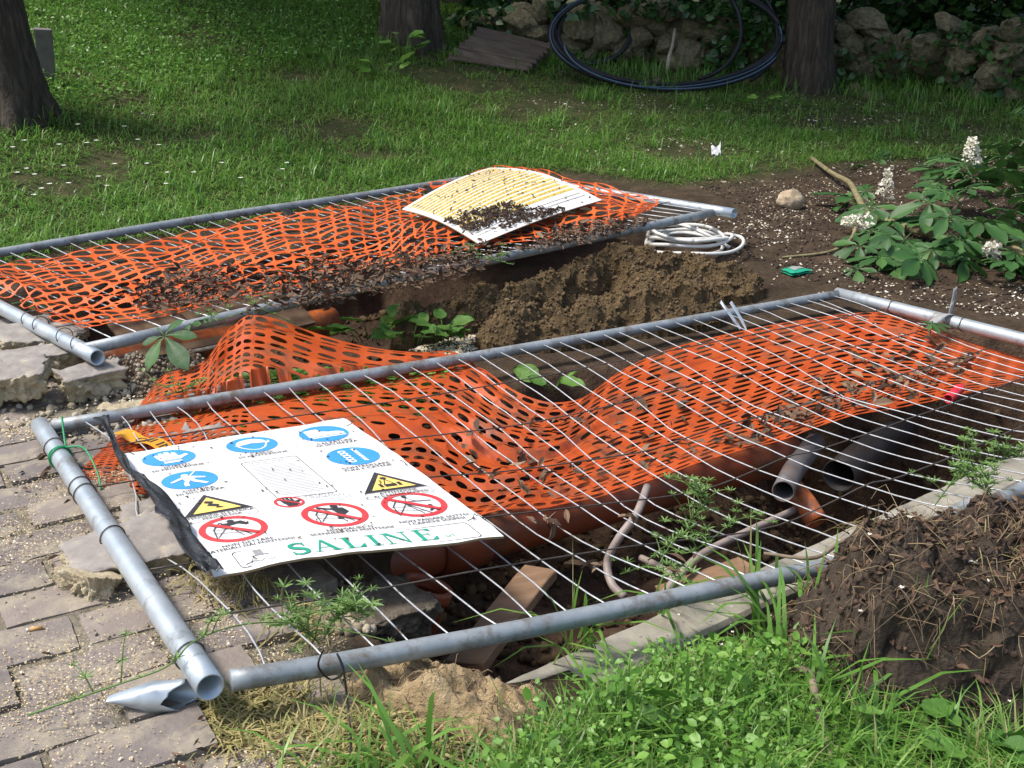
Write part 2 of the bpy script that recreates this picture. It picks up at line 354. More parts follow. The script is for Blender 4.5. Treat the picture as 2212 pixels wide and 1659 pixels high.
# ================================================================== ground
K0 = at(1098, 1468, -.105)[:2]; K1 = at(1960, 1082, -.105)[:2]; KD = unit(K1 - K0); KN = np.array([KD[1], -KD[0]])
PIT1 = [(-.40, 2.26), tuple(K0 - KD * .12), tuple(K0 + KN * .03), tuple(K1 + KN * .03), tuple(K1 + KD * .75), (2.6, 3.9), (2.7, 4.6), (1.9, 4.78), (1.25, 4.62), (.55, 4.32), (.05, 4.02), (-.12, 3.6), (-.30, 3.0), (-.45, 2.5)]
PIT2 = [tuple(S2(np.array(a), np.array(b))[:2]) for a, b in ((.05, -.07), (.35, -.09), (.60, -.05), (.66, .3), (.66, .8), (.3, .85), (.02, .82), (-.02, .3))]
def hb(x, y):
    "ground before digging"
    x = np.asarray(x, float); y = np.asarray(y, float)
    y0 = -.35 * np.logaddexp(-(5.2 + .9 * (x + 2.69)) / .35, -(7.35 + .12 * x) / .35); r = y - y0 - .1; k = .3; rp = k * np.logaddexp(0, np.clip(r, -20, 7.6) / k)
    z = (.20 - .055 * sstep(-1.0, .7, x)) * rp + .04 * n2(x, y, .45, 3, 1) * sstep(4.5, 7, y + .3 * x) + .012 * n2(x, y, 3., 3, 2) * sstep(-1.2, .2, x + (y - 2) * .1 + .3)
    return z - .09 * sstep(-.75, .5, x + .42 * (y - 1.8)) * sstep(6.3, 5.0, y) - .045 * sstep(-.1, .4, x) * sstep(3.6, 2.9, y - .5 * x)
HOL = (at(2040, 1530, -.13)[:2], at(2300, 1530, -.13)[:2])
def h(x, y):
    z = hb(x, y); x = np.asarray(x, float); y = np.asarray(y, float)
    j = .05 * n2(x, y, 5, 3, 3)
    d1 = sdpoly(x, y, PIT1) + j; d2 = sdpoly(x, y, PIT2) + j
    z = z - .36 * sstep(.02, -.10, d1) - (.035 * n2(x, y, 6, 4, 9) + .06 * sstep(0, .4, -d1)) * (d1 < -.05) + .05 * sstep(.9, .1, y - 2.1 - x * .75) * (d1 < 0) * sstep(-.06, -.2, d1) - .55 * sstep(.75, 1.45, x) * sstep(-.04, -.22, d1)
    z = z - .22 * np.exp(-(pdseg(x, y, HOL[0], HOL[1])[0] / .11) ** 2)
    z = z - .42 * sstep(.02, -.10, d2) - .03 * n2(x, y, 6, 4, 8) * (d2 < -.05)
    return z
def ghit(px, py, dz=0.):
    "ground point seen at a pixel"
    r = ray(px, py); t = np.linspace(1.2, 40, 4000); P = O + r * t[:, None]
    f = P[:, 2] - hb(P[:, 0], P[:, 1]) - dz; i = np.argmax(f < 0) if (f < 0).any() else len(t) - 1
    return P[i]
def axis(*segs):
    out = []
    for a, b_, st in segs: out.append(np.arange(a, b_, st))
    return np.concatenate(out)
gx = axis((-60, -12, 4), (-12, -5, .5), (-5, -2, .12), (-2, 2.8, .024), (2.8, 6, .12), (6, 14, .5), (14, 61, 4))
gy = axis((-20, -1, 2), (-1, 1.2, .2), (1.2, 6.6, .024), (6.6, 12, .09), (12, 20, .5), (20, 81, 4))
GX, GY = np.meshgrid(gx, gy, indexing='ij'); GZ = h(GX, GY)
rows = np.stack([GX, GY, GZ], -1).reshape(-1, 3)
g = Geo(); g.add(rows, Q=grid(len(gx), len(gy)))
ground = g.obj('ground', 'ground_mat'); tag(ground, 'sloping garden ground with soil, turf and two dug pits', None, None, 'structure')
PVX = pj(rows)
LAWN_PX = [(-900, 900), (-60, 585), (0, 552), (600, 450), (920, 400), (1060, 364), (1200, 368), (1330, 385), (1450, 400), (1600, 390), (1800, 355), (2600, 330), (2600, -3000), (-900, -3000)]
far_ok = rows[:, 1] > 3.5
lawn = np.where(far_ok, sstep(25, -25, sdpoly(PVX[:, 0], PVX[:, 1], LAWN_PX)), 0)
lawn = np.maximum(lawn, sstep(9, 12, rows[:, 1]))
PAVE = [(-6, .4), (-.50, .4), (-.30, 1.45), (-.24, 1.75), (-.42, 2.10), (-.52, 2.4), (-.52, 2.75), (-.66, 3.1), (-.95, 3.5), (-1.3, 3.75), (-1.75, 4.0), (-2.4, 4.6), (-6, 4.4)]
sandz = sstep(.10, -.02, sdpoly(rows[:, 0], rows[:, 1], PAVE))
pitz = np.maximum(sstep(.05, -.06, sdpoly(rows[:, 0], rows[:, 1], PIT1)), .7 * sstep(.05, -.06, sdpoly(rows[:, 0], rows[:, 1], PIT2)))
za = ground.data.attributes.new('zone', 'FLOAT_COLOR', 'POINT')
za.data.foreach_set('color', np.stack([lawn, sandz, pitz, np.ones(len(rows))], -1).astype(np.float32).ravel())

# ------------------------------------------------------------------ brick paving: every brick a piece of its own
pav = ob('brick_paving', None); tag(pav, 'old purple grey brick paving with sandy joints at the left', None, None, 'structure')
UX = unit(B1 - A1)[:2]; UX = UX / np.linalg.norm(UX); UY = np.array([-UX[1], UX[0]])
def brick_mesh(k):
    L, Wd, H = .270, .142, .06; nu, nv = 9, 6; r2 = np.random.default_rng(k)
    u, v = np.meshgrid(np.linspace(-1, 1, nu), np.linspace(-1, 1, nv), indexing='ij')
    x = u * L / 2; y = v * Wd / 2
    edge = np.maximum(np.abs(u), np.abs(v)) > .99
    x = x + .006 * n2(x * 20 + k, y * 20, 1, 2, k) * edge; y = y + .006 * n2(x * 18, y * 18 + k, 1, 2, k + 3) * edge
    z = .003 * n2(x * 14 + k, y * 14, 1, 3, k) - .004 * edge * (1 + .6 * n2(x * 25, y * 25 + k, 1, 2, k))
    top = np.stack([x, y, z], -1).reshape(-1, 3); Q = list(map(tuple, grid(nu, nv)))
    ring = [(i, 0) for i in range(nu)] + [(nu - 1, j) for j in range(1, nv)] + [(i, nv - 1) for i in range(nu - 2, -1, -1)] + [(0, j) for j in range(nv - 2, 0, -1)]
    idx = [i * nv + j for i, j in ring]; base = top[idx].copy(); base[:, 2] = -H; n0 = len(top)
    for a in range(len(idx)):
        c = (a + 1) % len(idx); Q.append((idx[c], idx[a], n0 + a, n0 + c))
    g = Geo(); g.add(np.concatenate([top, base]), Q=Q, tint=(k % 7) / 6.); return g.mesh('brick', 'brick', False)
BM = [brick_mesh(k) for k in range(7)]
SLABS_PX = [(290, 1190, 105), (360, 1100, 75), (90, 740, 80), (90, 800, 60), (40, 850, 60), (200, 835, 70)]
nb = 0
for q in range(-14, 46):
    for p in range(-26, 10):
        c0 = np.array([-.57, 1.79]) + UX * ((p + (.5 if q % 2 else 0)) * .288 + random.uniform(-.006, .006)) + UY * ((q - 3) * .158 + random.uniform(-.004, .004))
        if sdpoly(c0[0], c0[1], PAVE) > -.04: continue
        px = pj(np.array([c0[0], c0[1], 0.]))
        if not (-420 < px[0] < 1100 and 540 < px[1] < 2050): continue
        if px[1] < 900 and random.random() < .35: continue
        if sdpoly(c0[0], c0[1], PIT1) < .10 and random.random() < .5: continue
        z = float(hb(c0[0], c0[1])) + .011 + random.uniform(-.006, .006)
        o = ob('brick', random.choice(BM), pav, (c0[0], c0[1], z), (random.gauss(0, .018), random.gauss(0, .018), math.atan2(UX[1], UX[0]) + random.gauss(0, .02) + (PI if random.random() < .5 else 0))); nb += 1

# ------------------------------------------------------------------ concrete kerb along the pit
kd = np.array([KD[0], KD[1], 0]); kn = np.array([KN[0], KN[1], 0])
L = 3.1; n = 70; s = np.linspace(0, L, n); prof = [(0, -.45), (0, -.008), (.008, 0), (.065, .001), (.122, 0), (.13, -.01), (.13, -.45)]
V = np.array([[np.array([K0[0], K0[1], -.105]) - kd * .06 + kd * a + kn * p + np.array([0, 0, z_]) for p, z_ in prof] for a in s])
V += .004 * noise3(V.reshape(-1, 3) * 22, 4).reshape(V.shape[:2])[..., None]
g = Geo(); g.add(V.reshape(-1, 3), Q=grid(n, len(prof))[:, ::-1])
k = len(prof); g.add(V[0], T=[(0, i, i + 1) for i in range(1, k - 1)]); g.add(V[-1], T=[(0, i + 1, i) for i in range(1, k - 1)])
tag(g.obj('concrete_kerb', 'concrete', smooth=False), 'pale concrete kerb running along the near edge of the pit', 'kerb')

# ------------------------------------------------------------------ heaps of soil: height patches with clods
def patch(name, x0, x1, y0, y1, st, fz, mat, label, lump=.02, lscale=16, seed=1, ncl=0, cl=(.005, .02), cmat='clod'):
    xs = np.arange(x0, x1, st); ys = np.arange(y0, y1, st); X, Y = np.meshgrid(xs, ys, indexing='ij')
    M = fz(X, Y); base = hb(X, Y); Z = base + M
    P3 = np.stack([X * lscale, Y * lscale, Z * lscale], -1)
    amp = sstep(.0, .06, M); Z = Z + amp * lump * (fbm(P3, 4, seed) + .6 * (1 - np.abs(fbm(P3 * .45, 3, seed + 5))))
    Z = np.where(M < .002, base - .06, Z)
    XY = np.stack([X + amp * lump * .8 * noise3(P3 * .9, seed + 7), Y + amp * lump * .8 * noise3(P3 * .9, seed + 8), Z], -1)
    Q = grid(len(xs), len(ys)); keep = (M.ravel()[Q] > .001).any(1); g = Geo(); g.add(XY.reshape(-1, 3), Q=Q[keep])
    if ncl:
        ok = np.argwhere(M > .012); pk = ok[rng.integers(0, len(ok), ncl)]; P = XY[pk[:, 0], pk[:, 1]]
        V, T = ICO[1]; S = rng.uniform(cl[0], cl[1], (ncl, 1)) ** 1 * rng.uniform(.6, 1.3, (ncl, 3)); S *= rng.uniform(.3, 1, (ncl, 1)) ** 1.5
        scatter(g, V * (1 + .25 * noise3(V * 2.3, 3))[:, None], T, P + [0, 0, .002], S, m=1)
    o = g.obj(name, [mat, cmat], None, False); tag(o, label, None, None, 'stuff'); return XY, M
RA, RB, RC, RD, RE, RF, RG = (at(*p)[:2] for p in ((890, 660, .05), (1170, 606, .06), (1330, 562, .07), (1590, 590, .02), (1180, 700, -.02), (1480, 640, .02), (1090, 725, -.04)))
def ridge(X, Y):
    nz = 1 + .45 * n2(X, Y, 6, 3, 21); z = 0
    for a, c, ha, hc, wd in ((RA, RB, .08, .10, .08), (RB, RC, .10, .14, .09), (RC, RD, .15, .09, .14), (RC, RF, .12, .12, .13), (RE, RF, .10, .12, .15), (RG, RE, .09, .10, .11)):
        d, t = pdseg(X, Y, a, c); z = np.maximum(z, (ha + (hc - ha) * t) * np.exp(-(d / wd) ** 2))
    z = z * nz; z = np.where(z > .028, .03 + .85 * (z - .028) + .03 * sstep(.03, .055, z) + .03 * sstep(.075, .095, z), 0); return z * sstep(-.03, .04, sdpoly(X, Y, PIT1) + .04 * n2(X, Y, 7, 2, 2))
HEAP, HM = patch('soil_heap', -1.0, 1.9, 4.1, 6.2, .0125, ridge, 'dug_soil', 'heap of crumbly brown dug soil between the two fence panels', .026, 26, 31, 9000, (.003, .013))
CLS = [tuple(at(*p)[:2] for p in q) + hw for *q, hw in (((2070, 1262, 0), (2330, 1160, .05), (.25, .16)), ((1900, 1370, -.05), (2330, 1310, 0), (.27, .17)), ((1800, 1340, -.1), (1960, 1320, -.05), (.08, .09)), ((2230, 1140, .02), (2330, 1130, .02), (.08, .10)))]
def clump(X, Y):
    z = 0
    for a, c, hh, wd in CLS: d, t = pdseg(X, Y, a, c); z = np.maximum(z, hh * np.exp(-(d / wd) ** 4))
    z = z * (1 + .35 * n2(X, Y, 7, 3, 51)); return np.where(z > .02, z, 0)
CLUMP, CM = patch('root_soil_clump', .45, 2.2, 1.55, 3.1, .0125, clump, 'dark_soil', 'dark root-filled soil clump covering the near tube at the right', .035, 22, 61, 3600, (.003, .010), 'clod_dark')
def small_heap(X, Y):
    c = at(300, 800, .03); d, t = pdseg(X, Y, at(235, 815, .03)[:2], at(395, 785, .05)[:2])
    z = .085 * np.exp(-(d / .10) ** 2) * (1 + .4 * n2(X, Y, 9, 3, 71)); return np.where(z > .012, z, 0)
patch('soil_mound', -1.8, -.7, 3.3, 4.4, .0125, small_heap, 'pit_soil', 'small lumpy soil mound beside the end of the far fence panel', .022, 18, 81, 1500, (.004, .014), 'gravel')

# ================================================================== near fence panel
def part(name, geo, mats, parent, smooth=True): return child(geo.obj(name, mats, None, smooth), parent)
def add_tube(name, P, r, mat, parent, n=12, caps=True):
    V, T, Q = tube(P, r, n, caps); g = Geo(); g.add(V, T, Q); return part(name, g, mat, parent)
def add_pipe(name, P, r, ri, mat, parent, n=20):
    V, T, Q = pipe(P, r, ri, n); g = Geo(); g.add(V, T, Q); return part(name, g, mat, parent)
def ring(name, c, ax, r, tr, mat, parent, a0=0, a1=2 * PI, wob=.0):
    ax = unit(ax); u = unit(np.cross(ax, [0, 0, 1.])); v = np.cross(u, ax); a = np.linspace(a0, a1, 26)
    P = np.asarray(c) + r * (np.cos(a)[:, None] * u + np.sin(a)[:, None] * v) + wob * np.sin(a * 1.5 + 1)[:, None] * ax
    return add_tube(name, P, tr, mat, parent, 6)
fp = empty('fence_panel', tuple(N1), 'near galvanised mesh fence panel lying flat under the white safety sign', 'fence panel', 'toppled fence panels')
up1 = np.array([0, 0, 1.])
post_dir = unit(N1 - A1)
# far (top) tube with the small flange line, near tube, posts
add_tube('rail', spline([A1 + unit(B1 - A1) * .03, A1 * .66 + B1 * .34 + [0, 0, -.004], A1 * .33 + B1 * .67 + [0, 0, -.006], B1 + [0, 0, .0]], 24), .021, 'galv', fp)
add_tube('rail', NT[1:], .0215, 'galv', fp)
add_pipe('post', np.linspace(A1 - post_dir * .03, N1 + post_dir * .012, 14), .0275, .024, 'galv_bright', fp)
pr = unit(D1 - B1)
add_pipe('post', np.linspace(B1 - pr * .02, D1 + pr * .05, 10) + [0, 0, .0], .0265, .023, 'galv_bright', fp)
for k in range(36):
    s0 = (k + 1.4) / 37.0; t = np.linspace(0, 1, 19); s = s0 + .006 * n2(t * 5 + k * 3.1, t * 0 + k, 1, 2, 77)
    if k == 0: s = s + .012 * np.sin(t * 9) - .01 * t
    rk = np.random.default_rng(k); tk = rk.uniform(.25, .75); s = s + rk.normal(0, .004) * np.clip(1 - np.abs(t - tk) / .22, 0, 1)
    P = S1(s, t); P[:, 2] += .002 - .014 * (np.abs(t - .5) < .46) * sstep(.0, .06, t) * 0
    P[:, 2] -= abs(rk.normal(0, .012)) * np.clip(1 - np.abs(t - tk) / .3, 0, 1); add_tube('wire', P, .0021, 'wire_light', fp, 6)
for k in range(1, 6):
    s = np.linspace(.005, .995, 60); P = S1(s, np.full(60, k / 6.) + .004 * n2(s * 9, s * 0 + k, 1, 2, 3)); P[:, 2] += .0055
    add_tube('cross_wire', P, .0022, 'wire_dark', fp, 6)
for t, wob in ((.33, .004), (.365, .006), (.55, .003), (.12, .004), (.93, .003)):
    ring('tie_ring', A1 + (N1 - A1) * t, post_dir, .030, .0018, 'tie_wire', fp, wob=wob)
for t in (.18, .37, .40, .62): ring('tie_ring', B1 + (D1 - B1) * t, pr, .029, .0018, 'tie_wire', fp, wob=.004)
# torn tube end beside the near-left corner
tip, mou = at(232, 1510, .03), at(400, 1500, .035)
te = empty('torn_tube', tuple(at(320, 1515, .0)), 'short torn and pinched grey tube end lying on the bricks by the panel corner', 'tube')
ax = unit(mou - tip); sd_ = unit(np.cross(ax, [0, 0, 1.])); up_ = np.cross(sd_, ax); nU, nA = 22, 24; V = []
for wall in (1., .93):
    for i in range(nU):
        f = i / (nU - 1); c = tip + (mou - tip) * f
        for j in range(nA):
            a = 2 * PI * j / nA; ra = .030 * min(1, .10 + 1.6 * f) * (1 - .05 * math.sin(3 * a + 5 * f)); rb = .030 * min(1, .35 + 1.2 * f)
            e = (-.030 * math.sin(a) + .007 * math.sin(a * 3 + .6) + .005 * math.sin(7 * a)) * max(0, (i - nU + 7) / 6)
            V.append(c + wall * (math.cos(a) * ra * up_ + math.sin(a) * rb * sd_) + ax * e)
Q = []
for wl_ in range(2):
    for i in range(nU - 1):
        for j in range(nA):
            k = (j + 1) % nA; q = tuple(wl_ * nU * nA + x for x in (i * nA + j, i * nA + k, (i + 1) * nA + k, (i + 1) * nA + j)); Q.append(q if wl_ == 0 else q[::-1])
for j in range(nA): k = (j + 1) % nA; Q.append(((nU - 1) * nA + j, (nU - 1) * nA + k, nU * nA + (nU - 1) * nA + k, nU * nA + (nU - 1) * nA + j))
g = Geo(); g.add(V, Q=Q); part('tube_wall', g, 'galv_bright', te)

# ================================================================== far fence panel
fp2 = empty('fence_panel', tuple(A2), 'far galvanised mesh fence panel lying under the stretched orange net and yellow board', 'fence panel', 'toppled fence panels')
d_ = unit(A2 - D2); d2_ = unit(B2 - C2)
add_pipe('post', np.linspace(D2 - d_ * .03, A2 + d_ * .09 + [0, 0, -.02], 12), .0275, .023, 'galv_bright', fp2)
add_pipe('post', np.linspace(C2 - d2_ * .03, B2 + d2_ * .13 + [0, 0, -.01], 12), .0265, .022, 'galv_bright', fp2)
add_tube('rail', spline([A2 + [0, 0, -.01], A2 * .7 + B2 * .3 + [0, 0, -.005], A2 * .35 + B2 * .65 + [0, 0, -.012], B2 + [0, 0, -.02]], 20), .0225, 'galv', fp2)
add_tube('rail', spline([D2, D2 * .6 + C2 * .4 + [0, 0, .012], D2 * .3 + C2 * .7, C2], 20), .0225, 'galv', fp2)
for k in range(36):
    s0 = (k + 1.2) / 37.; t = np.linspace(0, 1, 12); s = s0 + .002 * n2(t * 4 + k * 2.3, t * 0 + k, 1, 2, 99)
    add_tube('wire', S2(s, t), .0026, 'wire_light', fp2, 5)
for k in range(1, 6):
    s = np.linspace(.005, .995, 30); P = S2(s, np.full(30, k / 6.)); P[:, 2] += .005; add_tube('cross_wire', P, .0024, 'wire_dark', fp2, 5)
for t in (.72, .78, .9, .97): ring('tie_ring', D2 + (A2 - D2) * t, d_, .030, .0018, 'tie_wire', fp2)

# ================================================================== orange nets
def net(name, fn, nu, nv, hu, hv, mat, label, skip=None, seed=0, thick=.0014, shape=2.3, fill=None):
    """sheet with rows of slotted holes; fn(u, v) -> world points, u, v in 0..1"""
    r2 = np.random.default_rng(seed); V = []; Q = []; nA = 12
    ang = np.arange(nA) * 2 * PI / nA + PI / nA * 0
    ca, sa = np.cos(ang), np.sin(ang); e = 2. / shape
    hx = np.sign(ca) * np.abs(ca) ** e; hy = np.sign(sa) * np.abs(sa) ** e
    bx = np.clip(ca * 1.5, -1, 1); by = np.clip(sa * 1.5, -1, 1)
    mxy = np.maximum(np.abs(ca), np.abs(sa)); bx = ca / mxy; by = sa / mxy; bx[np.abs(np.abs(bx) - np.abs(by)) < .3] = np.sign(bx[np.abs(np.abs(bx) - np.abs(by)) < .3]); 
    cells = []
    for i in range(nu):
        for j in range(nv):
            if skip is not None and skip(i, j): continue
            full = fill is not None and fill(i, j)
            cells.append((i, j, 0. if full else hu * r2.uniform(.9, 1.06), hv * r2.uniform(.8, 1.08)))
    U = []; W = []
    # outer ring from 12 shared lattice points, inner ring the slot
    lat = [(1, 0), (1, .5), (1, 1), (0, 1), (-1, 1), (-1, .5), (-1, 0), (-1, -.5), (-1, -1), (0, -1), (1, -1), (1, -.5)]
    la = np.array(lat, float)
    angs = np.array([0, .42, .95, PI / 2, PI - .95, PI - .42, PI, PI + .42, PI + .95, 1.5 * PI, 2 * PI - .95, 2 * PI - .42])
    ix = np.sign(np.cos(angs)) * np.abs(np.cos(angs)) ** e; iy = np.sign(np.sin(angs)) * np.abs(np.sin(angs)) ** e
    allu = []; allv = []; Q = []; T = []; k0 = 0
    for i, j, a, b_ in cells:
        cu, cv = i + .5, j + .5
        off = 0
        ou = cu + .5 * la[:, 0] + off; ov = cv + .5 * la[:, 1]
        iu = cu + .5 * (a if a else .02) * ix; iv = cv + .5 * (b_ if a else .02) * iy
        allu += [ou, iu]; allv += [ov, iv]
        for q in range(12): p = (q + 1) % 12; Q.append((k0 + q, k0 + p, k0 + 12 + p, k0 + 12 + q))
        k0 += 24
    u = np.concatenate(allu) / nu; v = np.concatenate(allv) / nv
    P = fn(u, v); e_ = .004; du = fn(np.clip(u + e_, 0, 1), v) - fn(np.clip(u - e_, 0, 1), v); dv_ = fn(u, np.clip(v + e_, 0, 1)) - fn(u, np.clip(v - e_, 0, 1)); nn = unit(np.cross(du, dv_)); nn *= np.where(nn[:, 2:] < 0, -1, 1)
    Q = np.array(Q); up_first = np.cross(P[Q[0][1]] - P[Q[0][0]], P[Q[0][2]] - P[Q[0][0]])[2] > 0; B_ = P - nn * thick
    if not up_first: Q = Q[:, ::-1]
    g = Geo(); g.add(P, Q=Q); g.add(B_, Q=Q[:, ::-1]); rim = np.array([(c_ * 24 + 12 + q, c_ * 24 + 12 + (q + 1) % 12) for c_ in range(len(cells)) for q in range(12)]); RV = np.stack([P[rim[:, 0]], P[rim[:, 1]], B_[rim[:, 1]], B_[rim[:, 0]]], 1).reshape(-1, 3)
    g.add(RV, Q=np.arange(len(RV)).reshape(-1, 4)); o = g.obj(name, mat)
    return tag(o, label, 'safety net')
def lerp_curve(pts, u):
    pts = np.asarray(pts, float); k = np.linspace(0, 1, len(pts)); t = np.clip(u, -.05, 1.05)
    dense = spline(pts, 200); kk = np.linspace(0, 1, 200)
    return np.stack([np.interp(t, kk, dense[:, q]) for q in range(3)], -1)
NF = [(252, 932, .03), (300, 880, .03), (352, 822, .04), (438, 782, .08), (500, 705, .13), (570, 690, .15), (740, 742, .06), (900, 758, .03), (1000, 768, .0), (1125, 846, -.05), (1235, 862, -.075), (1345, 792, -.06), (1500, 742, -.045), (1700, 697, -.04), (1880, 662, -.02), (1990, 670, -.01), (2100, 700, -.0), (2230, 732, .0), (2420, 768, .02)]
NN = [(160, 1032, .02), (235, 1050, .015), (300, 1075, .0), (380, 1090, -.01), (460, 1100, -.02), (540, 1110, -.03), (660, 1118, -.04), (780, 1124, -.05), (900, 1124, -.06), (1010, 1122, -.08), (1120, 1106, -.10), (1250, 1084, -.11), (1400, 1042, -.115), (1560, 988, -.115), (1720, 938, -.11), (1880, 893, -.10), (2040, 852, -.09), (2215, 815, -.08), (2420, 800, -.05)]
NFw = np.array([at(*p) for p in NF]); NNw = np.array([at(*p) for p in NN])
FT = lambda s: A1 + (B1 - A1) * np.clip(s, -.05, 1.1)[..., None]
def net1(u, v):
    a = lerp_curve(NFw, u); b_ = lerp_curve(NNw, u); P = a * (1 - v[:, None]) + b_ * v[:, None]
    P[:, 2] += -.035 * np.sin(PI * v) * sstep(.30, .50, u)
    P[:, 2] += .020 * n2(u * 9, v * 3, 1, 3, 44) + .018 * np.sin(v * 9 + u * 30) * sstep(.7, .9, u) * .7
    wr = sstep(.12, .3, u) * sstep(.75, .5, u); P[:, 2] += .011 * np.sin(v * 34 + 5 * n2(u * 7, v * 2, 1, 2, 46) + u * 8) * wr * sstep(.05, .3, v) + .006 * np.sin(v * 55 + u * 30) * wr
    # keep below the mesh of the panel where it passes under it
    q = P - A1; ex = unit(B1 - A1); ey = unit(N1 - A1); s = q @ ex / 3.5; t = q @ ey / np.linalg.norm(N1 - A1)
    under = (t > -.015) & (t < 1.02); lim = S1(np.clip(s, 0, 1), np.clip(t, 0, 1))[:, 2] - .02 - .02 * np.exp(-(t / .05) ** 2)
    P[:, 2] = np.where(under & (s > -.03), np.minimum(P[:, 2], lim), P[:, 2])
    gz = h(P[:, 0], P[:, 1]) + .012 + .008 * n2(P[:, 0], P[:, 1], 12, 2, 4)
    P[:, 2] = np.maximum(P[:, 2], gz); return P
ragged = np.random.default_rng(3).integers(0, 3, 200)
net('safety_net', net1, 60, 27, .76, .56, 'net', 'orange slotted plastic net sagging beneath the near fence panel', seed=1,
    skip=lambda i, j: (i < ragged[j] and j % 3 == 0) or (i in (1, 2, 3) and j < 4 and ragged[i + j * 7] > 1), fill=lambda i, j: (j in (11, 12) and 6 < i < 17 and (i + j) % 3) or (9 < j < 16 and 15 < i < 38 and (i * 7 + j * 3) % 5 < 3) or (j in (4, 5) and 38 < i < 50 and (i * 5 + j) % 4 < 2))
BF = [(-90, 588, .17), (0, 570, .17), (150, 541, .18), (330, 510, .185), (480, 486, .18), (640, 458, .185), (760, 437, .185), (860, 414, .19), (950, 392, .20), (1075, 358, .23), (1180, 370, .24), (1300, 400, .22), (1425, 432, .21)]
BN = [(135, 712, .17), (215, 702, .165), (330, 690, .16), (450, 668, .15), (560, 646, .15), (680, 628, .14), (790, 606, .14), (880, 588, .14), (960, 555, .15), (1080, 530, .16), (1180, 520, .17), (1290, 500, .18), (1395, 462, .18)]
BFw = np.array([at(*p) for p in BF]); BNw = np.array([at(*p) for p in BN])
def net2(u, v):
    a = lerp_curve(BFw, u); b_ = lerp_curve(BNw, u); P = a * (1 - v[:, None]) + b_ * v[:, None]
    P[:, 2] += .032 * n2(u * 8, v * 4, 1, 3, 14) + .012 * np.sin(u * 70 + 6 * np.sin(v * 5)) + .03 * np.sin(PI * v) * np.sin(u * 17 + v * 3) * .6
    d1 = .010 * n2(u * 26, v * 12, 1, 2, 19); P[:, 0] += d1; P[:, 1] += .010 * n2(u * 26, v * 12, 1, 2, 23)
    q = P - A2; M = np.stack([B2 - A2, D2 - A2], -1)[:2]; st = np.linalg.solve(M, q[:, :2].T).T
    ins = (st[:, 0] > 0) & (st[:, 0] < 1) & (st[:, 1] > -.02) & (st[:, 1] < 1.02)
    lo = S2(np.clip(st[:, 0], 0, 1), np.clip(st[:, 1], 0, 1))[:, 2] + .010
    P[:, 2] = np.where(ins, np.maximum(P[:, 2], lo), np.maximum(P[:, 2], h(P[:, 0], P[:, 1]) + .015)); return P
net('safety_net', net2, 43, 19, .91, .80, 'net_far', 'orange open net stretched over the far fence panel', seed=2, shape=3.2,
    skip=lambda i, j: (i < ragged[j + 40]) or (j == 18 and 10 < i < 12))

# ================================================================== white safety sign with its print
SG = [np.array(p) for p in ((-1.111, 2.933, .062), (-.519, 3.242, .052), (-.018, 2.386, .082), (-.659, 2.204, .088))]   # TL TR BR BL
SWm, SHm = .68, .95
def sg(x, y, dz=0.):
    "sign coordinates in metres (x right, y up) -> world"
    u = np.asarray(x, float) / SWm; v = np.asarray(y, float) / SHm; u = u[..., None]; v = v[..., None]
    P = (SG[3] * (1 - u) + SG[2] * u) * (1 - v) + (SG[0] * (1 - u) + SG[1] * u) * v
    P = P + 0; P[..., 2] += (.010 * np.sin(PI * u) * (1 - v) + .006 * np.sin(PI * v) + .004 * np.sin(7 * u) * (1 - v) - .012 * (1 - v) ** 6 * (1 - u) ** 3)[..., 0] + dz + .008; return P
sign = empty('safety_sign', tuple(SG[3]), 'white safety sign with blue, yellow and red pictograms on the near fence panel', 'sign')
nu, nv = 24, 30; u, v = np.meshgrid(np.linspace(0, SWm, nu), np.linspace(0, SHm, nv), indexing='ij')
u2 = u + .004 * n2(v * 14, u * 0, 1, 2, 8) * ((u < .001) | (u > SWm - .001)); v2 = v + .005 * n2(u * 16, v * 0, 1, 3, 9) * ((v < .001) | (v > SHm - .001))
top = sg(u2, v2).reshape(-1, 3); g = Geo(); g.add(top, Q=grid(nu, nv))
bot = top - [0, 0, .006]; rg = [i * nv for i in range(nu)] + [(nu - 1) * nv + j for j in range(1, nv)] + [i * nv + nv - 1 for i in range(nu - 2, -1, -1)] + [j for j in range(nv - 2, 0, -1)]
g.add(bot, Q=grid(nu, nv)[:, ::-1], m=0); E1 = top[rg]; E2 = bot[rg]; m_ = len(rg)
g.add(np.concatenate([E1, E2]), Q=[((i + 1) % m_, i, m_ + i, m_ + (i + 1) % m_) for i in range(m_)], m=1)
part('board', g, ['sign_white', 'sign_edge'], sign)
def tri_fill(pts):
    from mathutils.geometry import tessellate_polygon
    return [tuple(t) for t in tessellate_polygon([[Vector((p[0], p[1], 0)) for p in pts]])]
def lvl(k): return .0012 + .0009 * k
def poly_g(polys, k):
    g = Geo()
    for p in polys:
        p = np.asarray(p, float); T = np.array(tri_fill(p)); a = p[T]
        cr = (a[:, 1, 0] - a[:, 0, 0]) * (a[:, 2, 1] - a[:, 0, 1]) - (a[:, 1, 1] - a[:, 0, 1]) * (a[:, 2, 0] - a[:, 0, 0]); T[cr < 0] = T[cr < 0][:, ::-1]
        g.add(sg(p[:, 0], p[:, 1], lvl(k)), T=T)
    return g
def pr_poly(name, polys, mat, k, parent): return part(name, poly_g(polys, k), mat, parent, False)
def circ(cx, cy, r, n=36): return [(cx + r * math.cos(2 * PI * i / n), cy + r * math.sin(2 * PI * i / n)) for i in range(n)]
